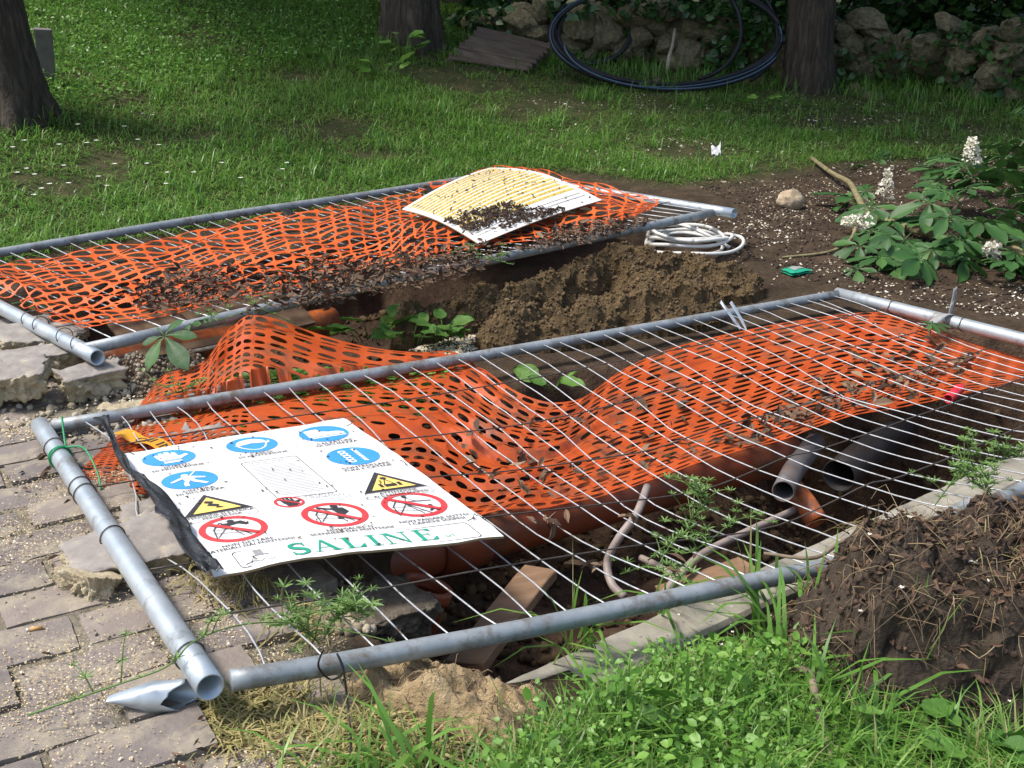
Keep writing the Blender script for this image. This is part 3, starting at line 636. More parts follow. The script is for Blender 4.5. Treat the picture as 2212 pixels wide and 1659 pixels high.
def line(x0, y0, x1, y1, wd):
    dx, dy = x1 - x0, y1 - y0; l = math.hypot(dx, dy) or 1; nx, ny = -dy / l * wd / 2, dx / l * wd / 2
    return [(x0 + nx, y0 + ny), (x1 + nx, y1 + ny), (x1 - nx, y1 - ny), (x0 - nx, y0 - ny)]
def pline(pts, wd): return [line(*pts[i], *pts[i + 1], wd) for i in range(len(pts) - 1)]
def loop_g(outer, inner, k):
    g = Geo(); a = np.array(outer); b_ = np.array(inner); n = len(a)
    g.add(np.concatenate([sg(a[:, 0], a[:, 1], lvl(k)), sg(b_[:, 0], b_[:, 1], lvl(k))]), Q=[(i, (i + 1) % n, n + (i + 1) % n, n + i) for i in range(n)]); return g
def text(s, x, y, size, mat, parent, k=1, align='CENTER', name='caption', stretch=1., bold=0.):
    cu = bpy.data.curves.new('t', 'FONT'); cu.body = s; cu.size = size; cu.align_x = align; cu.resolution_u = 3; cu.offset = bold
    to = bpy.data.objects.new('t', cu); COL.objects.link(to); dg = bpy.context.evaluated_depsgraph_get()
    me = to.evaluated_get(dg).to_mesh(); V = np.array([q.co[:] for q in me.vertices]); T = []
    for p in me.polygons: vs = list(p.vertices); T += [(vs[0], vs[i], vs[i + 1]) for i in range(1, len(vs) - 1)]
    to.evaluated_get(dg).to_mesh_clear(); bpy.data.objects.remove(to); bpy.data.curves.remove(cu)
    g = Geo(); g.add(sg(x + V[:, 0] * stretch, y + V[:, 1], lvl(k)), T=T); return part(name, g, mat, parent, False)
CX = [.108, .347, .566]; CY = [.838, .618, .385, .228]
def blue(cx, cy): return pr_poly('pictogram', [circ(cx, cy, .073)], 'print_blue', 0, sign)
def caption(lines, cx, cy, size=.0165, mat='print_black', st=1.05):
    size *= 1.12
    for i, l in enumerate(lines): text(l, cx, cy - i * size * 1.0, size, mat, sign, 1, stretch=st, bold=.0003)
# glove
b_ = blue(CX[0], CY[0]); x, y = CX[0], CY[0]
gl = [(-.022, -.052), (.026, -.052), (.027, -.026), (.034, -.018), (.056, .004), (.050, .015), (.028, .002), (.026, .036), (.018, .044), (.014, .036), (.012, .010), (.009, .050), (.000, .056), (-.004, .048), (-.003, .012), (-.009, .046), (-.017, .050), (-.021, .042), (-.018, .010), (-.024, .034), (-.031, .036), (-.035, .028), (-.030, -.012), (-.024, -.026)]
pr_poly('symbol', [[(x + a, y + c) for a, c in gl]], 'print_white', 1, b_)
pr_poly('symbol', [line(x - .024, y - .027, x + .027, y - .027, .003), line(x - .024, y - .036, x + .026, y - .036, .0025)] + pline([(x - .02, y - .016), (x, y - .006), (x + .02, y - .014)], .0025), 'print_blue', 2, b_)
caption(['GUANTI', 'DI PROTEZIONE'], CX[0], .748)
# helmet
b_ = blue(CX[1], CY[0]); x, y = CX[1], CY[0]
hel = [(-.052, .004), (-.044, .006), (-.040, .026), (-.026, .043), (.0, .050), (.026, .044), (.042, .026), (.046, .010), (.052, .010), (.050, .020), (.055, .018), (.054, .002), (.046, .0), (.0, .012), (-.040, -.002)]
pr_poly('symbol', [[(x + a, y + c) for a, c in hel]] + [[(x + a, y + c) for a, c in q] for q in pline([(-.043, 0), (-.036, -.020), (-.022, -.040), (-.004, -.052), (.012, -.050), (.028, -.036), (.036, -.016), (.044, .0)], .005)], 'print_white', 1, b_)
caption(['CASCO', 'DI PROTEZIONE'], CX[1], .748)
# boot
b_ = blue(CX[2], CY[0]); x, y = CX[2], CY[0]
bt = [(-.050, .040), (-.008, .044), (-.004, .022), (.020, .008), (.044, .004), (.058, -.008), (.058, -.024), (-.044, -.024), (-.052, -.018)]
pr_poly('symbol', [[(x + a, y + c) for a, c in bt], line(x - .046, y - .032, x + .058, y - .032, .008)], 'print_white', 1, b_)
pr_poly('symbol', [line(x - .006 + .007 * i, y + .018 - .004 * i, x + .002 + .007 * i, y + .026 - .004 * i, .002) for i in range(4)] + [line(x - .05, y - .026, x + .058, y - .026, .002)] + pline([(x - .046, y + .01), (x - .028, y + .004), (x - .022, y - .02)], .002), 'print_blue', 2, b_)
caption(['CALZATURE', 'DI SICUREZZA'], CX[2], .748)
# harness figure
b_ = blue(CX[0], CY[1]); x, y = CX[0], CY[1]
L_ = lambda *a: [(x + p, y + q) for p, q in a]
pr_poly('symbol', [circ(x - .004, y + .038, .010, 16), L_((-.016, .026), (.012, .026), (.014, -.008), (-.014, -.008)), L_((-.016, .026), (-.052, -.002), (-.048, -.009), (-.014, .012)), L_((.012, .026), (.044, .006), (.042, -.002), (.012, .010)), L_((-.014, -.010), (-.002, -.010), (-.010, -.030), (-.012, -.050), (-.024, -.050), (-.022, -.028)), L_((.0, -.010), (.014, -.010), (.040, -.044), (.030, -.050), (.004, -.020))] + [L_(*q) for q in pline([(.006, .026), (.018, .044), (.030, .064)], .004)], 'print_white', 1, b_)
caption(['CINTURA', 'DI SICUREZZA'], CX[0], .526)
# chain and rope
b_ = blue(CX[2], CY[1]); x, y = CX[2], CY[1]; sy = []
for i in range(5):
    cy_ = y + .040 - i * .020; gz = loop_g(circ(x - .018, cy_, .0115, 14), circ(x - .018, cy_, .0065, 14), 1); part('symbol', gz, 'print_white', b_, False)
pr_poly('symbol', [L_((.014, .056), (.026, .052), (.026, .044), (.014, .048))] + [L_((.014, .044 - .012 * i), (.026, .040 - .012 * i), (.026, .033 - .012 * i), (.014, .037 - .012 * i)) for i in range(8)], 'print_white', 1, b_)
caption(['CONTROLLARE', 'FUNI E CATENE'], CX[2], .526)
# rules box
bx0, bx1, by0, by1 = .265, .425, .375, .690
def rrect(x0, y0, x1, y1, r):
    out = []
    for cx, cy, a0 in ((x1 - r, y1 - r, 0), (x0 + r, y1 - r, 90), (x0 + r, y0 + r, 180), (x1 - r, y0 + r, 270)):
        for k in range(6): a = math.radians(a0 + 18 * k); out.append((cx + r * math.cos(a), cy + r * math.sin(a)))
    return out
part('frame_line', loop_g(rrect(bx0, by0, bx1, by1, .012), rrect(bx0 + .0022, by0 + .0022, bx1 - .0022, by1 - .0022, .010), 0), 'print_black', sign, False)
text('NORME GENERALI', .345, .668, .0125, 'print_grey', sign, 1, stretch=1.15); text('PREVENZIONE INFORTUNI', .345, .652, .0105, 'print_grey', sign, 1, stretch=1.05)
pr_poly('small_print', [line(bx0 + .014, .632 - i * .0115, bx1 - .014 - .02 * random.random(), .632 - i * .0115, .0026) for i in range(21)], 'print_faint' if 'print_faint' in MAT else 'print_grey', 0, sign)
# warning triangles
def warn(cx, cy, lines):
    R = .086; tr = lambda r: [(cx, cy + r * .98), (cx - r, cy - r * .62), (cx + r, cy - r * .62)]
    t0 = pr_poly('pictogram', [tr(R)], 'print_black', 0, sign); pr_poly('symbol', [[(cx, cy + .058), (cx - .060, cy - .042), (cx + .060, cy - .042)]], 'print_yellow', 1, t0)
    part('frame_line', loop_g(rrect(cx - R - .002, cy - .096, cx + R + .002, cy - .054, .008), rrect(cx - R, cy - .094, cx + R, cy - .0565, .006), 0), 'print_grey', sign, False)
    caption(lines, cx, cy - .072, .0142); return t0
x, y = CX[0], .400; t0 = warn(x, y, ['TENSIONE ELETTRICA', 'PERICOLOSA'])
pr_poly('symbol', [L_((-.010, .032), (.008, .020), (-.001, .008), (.016, -.004), (.010, -.012), (.022, -.030), (.001, -.024), (.006, -.016), (-.016, -.002), (-.006, .010), (-.018, .020))], 'print_black', 2, t0)
x, y = CX[2], .392; t0 = warn(x, y, ['ATTENZIONE', 'AI CARICHI SOSPESI'])
pr_poly('symbol', [L_((-.016, -.030), (.016, -.030), (.016, -.012), (-.016, -.012)), L_((-.030, -.030), (-.020, -.030), (-.020, -.006), (-.030, -.006)), L_((.020, -.030), (.030, -.030), (.030, -.006), (.020, -.006)), circ(x, y + .030, .009, 12)] + [L_(*q) for q in pline([(.0, .022), (-.012, -.010)], .003) + pline([(.0, .022), (.012, -.010)], .003)], 'print_black', 2, t0)
# prohibition discs
def prohibit(cx, cy, r):
    w0 = part('pictogram', loop_g(circ(cx, cy, r, 44), circ(cx, cy, r * .80, 44), 0), 'print_red', sign, False)
    a = math.radians(45); pr_poly('symbol', [line(cx - r * .82 * math.cos(a), cy + r * .82 * math.sin(a), cx + r * .82 * math.cos(a), cy - r * .82 * math.sin(a), r * .17)], 'print_red', 2, w0); return w0
def scaff(x, y, k):
    return [[(x + p, y + q) for p, q in s_] for s_ in pline([(-.05, -.045), (-.044, .01), (-.02, .048)], .0028) + pline([(-.052, -.012), (.02, -.032)], .0022) + pline([(-.02, .048), (.030, -.052)], .0028) + pline([(-.046, -.04), (-.008, .018), (.012, -.05)], .0022) + pline([(-.05, .008), (.0, .0)], .0022)]
x, y = CX[0], CY[3]; p_ = prohibit(x, y, .080); pr_poly('symbol', scaff(x, y, 0) + [circ(x + .006, y + .046, .009, 12), L_((-.022, .036), (.030, .040), (.044, .018), (.034, .012), (.020, .026), (-.018, .018))], 'print_black', 1, p_)
x, y = CX[1] + .012, CY[3] + .002; p_ = prohibit(x, y, .080); pr_poly('symbol', scaff(x, y, 1) + [circ(x + .016, y + .050, .010, 12), L_((.002, .040), (.034, .038), (.040, .010), (.022, -.006), (.008, .008)), L_((-.030, .048), (.004, .030), (.004, .038), (-.026, .056)), L_((.01, -.002), (.026, -.010), (.006, -.034), (-.004, -.030))], 'print_black', 1, p_)
x, y = CX[2], CY[3] + .006; p_ = prohibit(x, y, .080); pr_poly('symbol', scaff(x - .012, y - .012, 2) + [line(x - .02, y + .022, x + .05, y + .012, .004), circ(x - .004, y + .052, .007, 10), circ(x + .034, y - .018, .006, 10), L_((.028, -.024), (.040, -.024), (.038, -.040), (.046, -.052), (.040, -.054), (.032, -.042), (.022, -.052), (.018, -.048), (.028, -.038))] + [L_(*q) for q in pline([(-.004, .045), (.012, .018)], .002) + pline([(-.004, .045), (-.014, .02)], .002)], 'print_black', 1, p_)
caption(['NON GETTARE', 'MATERIALI DAI PONTEGGI'], CX[0] + .006, .130, .0150); caption(['NON SALIRE O', 'SCENDERE DAI PONTEGGI'], CX[1] + .012, .130, .0145); caption(['NON PASSARE SOTTO', 'I CARICHI SOSPESI'], CX[2] + .006, .132, .0150)
x, y = .285, .345; p_ = prohibit(x, y, .038); pr_poly('symbol', [[(x + a * .55, y + c * .55) for a, c in gl]], 'print_black', 1, p_)
for i, l in enumerate(('VIETATO', "L'INGRESSO", 'a tutte le persone', 'non autorizzate')): text(l, .330, .366 - i * .0165, (.017, .017, .0125, .0125)[i], 'print_grey', sign, 1, 'LEFT', stretch=1.15)
# company box: lettering with serifs
part('frame_line', loop_g(rrect(.062, .008, .632, .096, .012), rrect(.064, .010, .630, .094, .011), 0), 'print_black', sign, False)
def serif(ch, x, y, s):
    "outline pieces of a roman capital, s = cap height"
    t, n_ = .17 * s, .07 * s; sf = .05 * s; o = []
    R_ = lambda a, b, c, d: o.append([(x + a, y + b), (x + c, y + b), (x + c, y + d), (x + a, y + d)])
    if ch == 'I': R_(.12 * s, 0, .12 * s + t, s); R_(.0, 0, .41 * s, sf); R_(0, s - sf, .41 * s, s)
    if ch == 'L': R_(.1 * s, 0, .1 * s + t, s); R_(0, s - sf, .4 * s, s); R_(0, 0, .72 * s, sf); o.append([(x + .72 * s, y), (x + .78 * s, y + .3 * s), (x + .72 * s, y + .3 * s), (x + .5 * s, y + sf)])
    if ch == 'E':
        R_(.1 * s, 0, .1 * s + t, s); R_(0, 0, .72 * s, sf); R_(0, s - sf, .70 * s, s); R_(.25 * s, .5 * s, .52 * s, .5 * s + sf); R_(.50 * s, .38 * s, .54 * s, .68 * s)
        o.append([(x + .72 * s, y), (x + .78 * s, y + .28 * s), (x + .74 * s, y + .28 * s), (x + .5 * s, y + sf)]); o.append([(x + .66 * s, y + s), (x + .70 * s, y + s), (x + .70 * s, y + .74 * s), (x + .5 * s, y + s - sf)][::-1])
    if ch == 'N':
        R_(.12 * s, 0, .12 * s + n_, s); R_(.82 * s, 0, .82 * s + n_, s); R_(0, 0, .32 * s, sf); R_(.68 * s, s - sf, 1.02 * s, s); R_(0, s - sf, .25 * s, s)
        o.append([(x + .10 * s, y + s), (x + .10 * s + t * 1.3, y + s), (x + .89 * s, y), (x + .82 * s, y)])
    if ch == 'A':
        o.append([(x + .45 * s, y + s), (x + .52 * s, y + s), (x + .16 * s, y), (x + .09 * s, y)]); o.append([(x + .42 * s, y + s), (x + .56 * s, y + s), (x + .94 * s, y), (x + .74 * s, y)])
        R_(.22 * s, .32 * s, .70 * s, .32 * s + sf); R_(0, 0, .28 * s, sf); R_(.62 * s, 0, 1.04 * s, sf)
    if ch == 'S':
        cs = [(.60, .74), (.56, .90), (.36, .985), (.17, .90), (.10, .76), (.18, .62), (.36, .52), (.54, .42), (.62, .27), (.55, .10), (.34, .015), (.13, .09), (.07, .27)]
        P = spline([(a * s, c * s, 0) for a, c in cs], 40); 
        for i in range(39):
            a, c = P[i], P[i + 1]; d = unit(c - a); wv = s * (.035 + .075 * math.sin(PI * i / 38) ** 2); nx = np.array([-d[1], d[0], 0]) * wv
            o.append([(x + q[0], y + q[1]) for q in (a + nx - d * .001, c + nx + d * .001, c - nx + d * .001, a - nx - d * .001)])
        R_(.57 * s, .70 * s, .63 * s, 1.0 * s); R_(.05 * s, 0, .10 * s, .30 * s)
    return o
xx = .185; adv = dict(S=.78, A=1.13, L=.92, I=.56, N=1.18, E=.9)
for ch in 'SALINE':
    pr_poly('letter', serif(ch, xx, .022, .062), 'print_green', 1, sign); xx += adv[ch] * .062 * 1.06
text('srl', xx + .004, .026, .024, 'print_green', sign, 1, 'LEFT')
x, y = .118, .02; pr_poly('emblem', [L_((-.020, .036), (.020, .036), (.020, .040), (-.020, .040)), L_((-.010, .040), (.010, .040), (.010, .066), (-.010, .066))] + [L_(*q) for q in pline([(-.030, .004), (-.018, .016), (-.006, .006), (.006, .016), (.018, .006), (.030, .014)], .0016) + pline([(-.016, .034), (-.018, .014)], .0014) + pline([(.016, .034), (.018, .014)], .0014)], 'print_grey', 0, sign)
# small dirt specks and ties on the sign
g = Geo(); n = 90; P = sg(rng.uniform(.02, .66, n), rng.uniform(.02, .93, n), .004); V, T = ICO[1]; scatter(g, V, T, P, rng.uniform(.0012, .0042, (n, 3)) * [1.6, 1., .5], tilt=.2); o = g.obj('dirt_specks', 'dry_leaf'); tag(o, 'small brown specks of dirt on the white sign', None, None, 'stuff')
for sx, sy_ in ((.02, .93), (.66, .935), (.665, .50), (.655, .10), (.09, .02), (.668, .87)):
    P0 = sg(np.array(sx), np.array(sy_), .003); a = random.uniform(0, 6)
    add_tube('tie', np.array([P0 + [-.018 * math.cos(a), -.014 * math.sin(a), .001], P0 + [0, 0, .004], P0 + [.010 * math.cos(a + .8), .012 * math.sin(a + .8), .010], P0 + [.018 * math.cos(a + .3), .012 * math.sin(a + .3), .004]]), .0014, 'tie_wire', sign, 5)

# ------------------------------------------------------------------ black tape strip over the sign's left edge
c2d = lambda x, y: ((250 + x / 3.687) * .8534, (1040 + y / 3.687) * .8534)
Lf = [(-60, 62), (0, 110), (100, 260), (150, 400), (240, 550), (400, 700), (520, 860), (530, 960), (640, 1020), (680, 1130), (760, 1280), (900, 1430), (960, 1515)]
Rf = [(95, 40), (105, 90), (135, 220), (250, 430), (310, 560), (440, 625), (545, 720), (690, 850), (830, 1040), (885, 1150), (1000, 1300), (1088, 1400), (1172, 1497)]
zz = [.085, .088, .080, .082, .085, .088, .092, .093, .094, .097, .099, .101, .098]
nR = 60; Lw = spline([at(*c2d(*p), z_ + .016) for p, z_ in zip(Lf, zz)], nR); Rw = spline([at(*c2d(*p), z_ + .020) for p, z_ in zip(Rf, zz)], nR)
nv = 7; v = np.linspace(0, 1, nv); P = Lw[:, None] * (1 - v[None, :, None]) + Rw[:, None] * v[None, :, None]
P[..., 2] += .007 * np.sin(np.linspace(0, 26, nR))[:, None] * np.sin(PI * v)[None] * .6 + .010 * n2(np.linspace(0, 9, nR)[:, None] + v[None] * 2, v[None] * 3 + np.zeros((nR, 1)), 2, 2, 6) + .004
g = Geo(); g.add(P.reshape(-1, 3), Q=grid(nR, nv)); o = g.obj('black_tape', 'black_tape'); md = o.modifiers.new('t', 'SOLIDIFY'); md.thickness = .0012
tag(o, 'crumpled black plastic tape along the left edge of the white sign', 'tape')

# ------------------------------------------------------------------ curved yellow board on the far panel
YL, YT, YR, YB = at(868, 452, .20), at(1058, 362, .25), at(1300, 432, .235), at(1035, 527, .185)
def yb(a, c, dz=0.):
    "a along the rows (0..1), c across them (0 = upper-left edge, 1 = lower-right edge)"
    a = np.asarray(a, float)[..., None]; c = np.asarray(c, float)[..., None]
    P = (YL * (1 - a) + YT * a) * (1 - c) + (YB * (1 - a) + YR * a) * c
    P = P + 0; P[..., 2] += (.055 * np.sin(PI * c) * (.45 + .55 * a) + .025 * np.sin(PI * a) * (1 - .5 * c))[..., 0] + dz; return P
yb_o = empty('yellow_notice_board', tuple(YB), 'curled white board with yellow text bands lying on the far orange net', 'sign')
n1, n2_ = 20, 24; a, c = np.meshgrid(np.linspace(0, 1, n1), np.linspace(0, 1, n2_), indexing='ij')
topP = yb(a, c).reshape(-1, 3); g = Geo(); g.add(topP, Q=grid(n1, n2_)[:, ::-1]); g.add(topP - [0, 0, .005], Q=grid(n1, n2_))
rg = [i * n2_ for i in range(n1)] + [(n1 - 1) * n2_ + j for j in range(1, n2_)] + [i * n2_ + n2_ - 1 for i in range(n1 - 2, -1, -1)] + [j for j in range(n2_ - 2, 0, -1)]
m_ = len(rg); g.add(np.concatenate([topP[rg], topP[rg] - [0, 0, .005]]), Q=[(i, (i + 1) % m_, m_ + (i + 1) % m_, m_ + i) for i in range(m_)], m=1)
part('board', g, ['sign_white', 'sign_edge'], yb_o)
NBD = 17
for k in range(NBD):
    c0 = .045 + k * .79 / NBD; c1 = c0 + .79 / NBD * .60; e = .04 + (.03 if k % 3 == 2 else 0); aa = np.linspace(.04, 1 - e, 16)
    g = Geo(); g.add(np.concatenate([yb(aa, np.full(16, c0), .0016), yb(aa, np.full(16, c1), .0016)]), Q=[(i, i + 1, 17 + i, 16 + i) for i in range(15)])
    part('yellow_band', g, 'yellow_band', yb_o)
    segs = []; x0 = .06
    g = Geo()
    while x0 < .90 - e:
        ln = random.uniform(.012, .035); cm = c0 + .79 / NBD * .33; hw = .79 / NBD * .055
        g.add(np.concatenate([yb(np.array([x0, x0 + ln]), np.full(2, cm - hw), .0026), yb(np.array([x0, x0 + ln]), np.full(2, cm + hw), .0026)]), Q=[(0, 1, 3, 2)]); x0 += ln + random.uniform(.008, .02)
        if random.random() < .25: x0 += .03
    tr_ = part('text_row', g, 'faint_text', yb_o, False); tr_['kind'] = 'stuff'
for c0 in (.868, .905): 
    g = Geo(); aa = np.linspace(.05, .95, 16); g.add(np.concatenate([yb(aa, np.full(16, c0), .0016), yb(aa, np.full(16, c0 + .005), .0016)]), Q=[(i, i + 1, 17 + i, 16 + i) for i in range(15)]); part('ruled_line', g, 'print_grey', yb_o, False)

# ================================================================== things in the pits
def solo_tube(name, P, r, mat, label, cat, n=10, group=None):
    V, T, Q = tube(P, r, n); g = Geo(); g.add(V, T, Q); return tag(g.obj(name, mat), label, cat, group)
def solo_pipe(name, P, r, ri, mat, label, cat, n=24, collar=None):
    P = np.asarray(P, float); e = empty(name, tuple(P[0]), label, cat); add_pipe('pipe_wall', P, r, ri, mat, e, n)
    if collar:
        for i0, i1 in collar: add_pipe('socket', P[i0:i1], r * 1.13, r * .98, mat, e, n)
    return e
P = spline([at(610, 1262, -.24), at(790, 1222, -.25), at(1060, 1150, -.27), at(1380, 1062, -.29), at(1700, 975, -.31)], 24)
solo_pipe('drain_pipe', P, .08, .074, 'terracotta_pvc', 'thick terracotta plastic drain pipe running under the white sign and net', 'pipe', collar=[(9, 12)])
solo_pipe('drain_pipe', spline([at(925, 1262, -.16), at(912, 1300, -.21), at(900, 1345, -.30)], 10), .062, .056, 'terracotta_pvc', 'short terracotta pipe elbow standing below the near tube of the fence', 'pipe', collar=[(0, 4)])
solo_pipe('conduit', [at(1692, 1062, -.17), at(1712, 1020, -.18), at(1760, 955, -.20)], .036, .031, 'grey_pvc', 'slim grey conduit with its open end towards the viewer in the pit', 'pipe')
solo_pipe('conduit', [at(1812, 1028, -.55), at(1865, 985, -.55), at(1945, 930, -.55)], .07, .064, 'shaded_pvc', 'wide grey conduit with a dark open mouth in the pit', 'pipe')
solo_pipe('drain_pipe', spline([at(1765, 1128, -.30), at(1738, 1085, -.26), at(1700, 1040, -.24)], 8), .036, .032, 'orange_pvc', 'broken bright orange pipe end below the slim grey conduit', 'pipe')
P = np.linspace(at(2048, 862, -.09), at(2075, 838, -.08), 24); rr = .017 + .002 * (np.arange(24) % 3 == 0)
V, T, Q = pipe(P, rr, .014, 16); g = Geo(); g.add(V, T, Q); tag(g.obj('corrugated_hose', 'red_plastic'), 'short red corrugated hose end under the right of the near panel', 'hose')
solo_tube('cable', spline([at(1398, 1052, -.12), at(1375, 1110, -.14), at(1335, 1165, -.20), at(1312, 1215, -.27), at(1322, 1262, -.31), at(1350, 1290, -.33)], 30), .0125, 'cable_grey', 'thick grey cable curving down from the orange net to the pit floor', 'cable')
solo_tube('cable', spline([at(1720, 1100, -.28), at(1610, 1150, -.28), at(1520, 1195, -.28), at(1470, 1240, -.29), at(1440, 1275, -.31), at(1425, 1300, -.33)], 30), .012, 'cable_grey', 'grey cable lying across the pit floor towards the kerb', 'cable')
solo_tube('cable', spline([at(1385, 1205, -.32), at(1420, 1222, -.31), at(1450, 1245, -.31), at(1460, 1290, -.33)], 20), .011, 'cable_grey', 'short grey cable crossing under the long cable in the pit', 'cable')
def plank(name, a, b, wdir, wd, th, mat, label, cat='plank', nseg=8):
    a = np.asarray(a, float); b = np.asarray(b, float); d = unit(b - a); wv = unit(np.asarray(wdir, float) - d * (np.asarray(wdir, float) @ d)); nn = np.cross(d, wv); nn *= np.sign(nn[2])
    V = []
    for i in range(nseg + 1):
        c = a + (b - a) * i / nseg
        for p, q in ((-.5, -.5), (.5, -.5), (.5, .5), (-.5, .5)): V.append(c + wv * wd * p + nn * th * q + .004 * rng.normal(size=3) * (i in (0, nseg)))
    Q = [(i * 4 + j, i * 4 + (j + 1) % 4, i * 4 + 4 + (j + 1) % 4, i * 4 + 4 + j) for i in range(nseg) for j in range(4)] + [(0, 3, 2, 1), (nseg * 4, nseg * 4 + 1, nseg * 4 + 2, nseg * 4 + 3)]
    g = Geo(); g.add(V, Q=Q); o = g.obj(name, mat, smooth=False); bv = o.modifiers.new('b', 'BEVEL'); bv.width = .003; bv.limit_method = 'ANGLE'
    return tag(o, label, cat) if label else o
plank('plank', at(1005, 1440, -.27), at(1168, 1232, -.22), (1, -.35, .18), .105, .03, 'plank_brown', 'brown wooden plank leaning in the pit behind the near tube')
plank('plank', at(1440, 1290, -.335), at(1620, 1225, -.30), (.4, 1, 0), .13, .02, 'plank_brown', 'flat brown board lying on the pit floor beside the kerb')
plank('board', at(255, 730, .0), at(640, 655, .0), (-.7, .7, .4), .34, .02, 'brown_board', 'wide brown board in the trench below the front tube of the far panel')
solo_pipe('drain_pipe', spline([at(215, 782, -.07), at(450, 744, -.08), at(720, 694, -.10)], 14), .065, .06, 'orange_pvc', 'bright orange drain pipe below the front tube of the far panel', 'pipe')
# stones and small rubble on the pit floor
def pit_pts(n, poly, inset=.08, top=.01):
    P = []
    lo = np.min(poly, 0); hi = np.max(poly, 0)
    X = rng.uniform(lo[0], hi[0], n * 4); Y = rng.uniform(lo[1], hi[1], n * 4); k = sdpoly(X, Y, poly) < -inset; X, Y = X[k][:n], Y[k][:n]
    return np.stack([X, Y, h(X, Y) + top], -1)
g = Geo(); V, T = ICO[1]; Vr = V * (1 + .25 * noise3(V * 2.3, 3))[:, None]; P = pit_pts(2600, PIT1); scatter(g, Vr, T, P, rng.uniform(.3, 1, (len(P), 1)) ** 2 * rng.uniform(.012, .03, (len(P), 3)))
P = pit_pts(900, PIT2); scatter(g, Vr, T, P, rng.uniform(.3, 1, (len(P), 1)) ** 2 * rng.uniform(.012, .03, (len(P), 3)))
tag(g.obj('soil_crumbs', 'clod'), 'loose soil crumbs on the floor of the pits', None, None, 'stuff')

# ================================================================== broken paving slabs
def chunk(px, py, z, size, yaw, tilt, label, seed, topmat='paver_top', dome=.0, side='mortar'):
    L, W_, H = size; c = ghit(px, py); V, T = ICO[6]; p = 16.
    r_ = (np.abs(V) ** p).sum(1) ** (-1 / p); U = V * r_[:, None]
    nz = fbm(U * np.array([L, W_, H]) * 16 + seed, 4, seed); r2 = np.random.default_rng(seed)
    X = U * np.array([L, W_, H]) / 2
    # uneven quadrilateral plan, undercut and crumbling sides
    k = r2.uniform(-.22, .22, 4); X[:, 0] *= 1 + k[0] * U[:, 1] + .06 * n2(U[:, 1] * 3, U[:, 1] * 0 + seed, 1, 3, seed); X[:, 1] *= 1 + k[1] * U[:, 0] + .08 * n2(U[:, 0] * 3, U[:, 0] * 0 + seed, 1, 3, seed + 1)
    X[:, :2] *= (1 - .09 * (1 - U[:, 2]))[:, None]
    sd = U[:, 2] < .9; X += V * (np.where(sd, .022, .002) * nz + np.where(sd, .008, .001) * fbm(X * 70 + seed, 3, seed + 2))[:, None]; X[:, 2] += dome * U[:, 0] * .5
    c_, s_ = math.cos(yaw), math.sin(yaw); ct, st_ = math.cos(tilt[0]), math.sin(tilt[0]); cu, su = math.cos(tilt[1]), math.sin(tilt[1])
    R = np.array([[c_, -s_, 0], [s_, c_, 0], [0, 0, 1]]) @ np.array([[1, 0, 0], [0, ct, -st_], [0, st_, ct]]) @ np.array([[cu, 0, su], [0, 1, 0], [-su, 0, cu]])
    X = X @ R.T; X[:, 2] -= X[:, 2].min() + .03
    top = (U[T].mean(1)[:, 2] > .86)
    g = Geo(); g.add(X, T=T, m=np.where(top, 0, 1)); me = g.mesh('slab', [topmat, side]); o = ob('broken_slab', me, None, (c[0], c[1], c[2] + z)); return tag(o, label, 'slab', 'broken paving slabs')
yw = math.atan2(UX[1], UX[0])
chunk(285, 1215, -.045, (.29, .20, .11), yw, (.10, -.04), 'large broken slab with pinkish top under the left post of the near panel', 1)
chunk(372, 1118, -.03, (.27, .13, .08), yw + .1, (.05, .03), 'narrow broken slab beside the black tape at the left edge of the sign', 2)
chunk(195, 1275, -.01, (.16, .09, .06), yw + 1.9, (.3, .1), 'sandy lump broken off the large slab under the left post', 12, 'mortar')
chunk(400, 960, -.035, (.30, .12, .07), yw, (.05, .0), 'broken slab half hidden under the corner of the near panel', 3)
chunk(95, 778, .035, (.30, .20, .085), yw - .3, (.10, .05), 'broken slab touching the left post of the far panel', 4)
chunk(25, 742, .025, (.30, .18, .06), yw - .2, (.02, .02), 'flat broken slab furthest up at the left edge', 5)
chunk(85, 822, .045, (.28, .14, .07), yw - .1, (.06, -.05), 'middle broken slab of the three stacked at the left edge', 6)
chunk(20, 878, .045, (.27, .18, .09), yw - .15, (.05, -.08), 'lowest broken slab cut by the left edge', 7)
chunk(198, 860, .03, (.20, .12, .085), yw + .25, (.12, -.03), 'broken kerb lump with soil on top in front of the far panel post', 8)
chunk(290, 895, -.01, (.20, .08, .05), yw + .3, (.05, .1), 'thin sandy slab crumb just behind the far tube of the near panel', 9, 'mortar')
chunk(420, 880, -.01, (.38, .12, .05), yw - .05, (.0, .0), 'flat grey slab beside the torn orange net', 10)
chunk(800, 1305, -.075, (.26, .16, .09), yw, (.1, .0), 'crumbling gravelly paving edge at the left end of the pit', 11, 'gravel_cut', .0, 'gravel_cut')
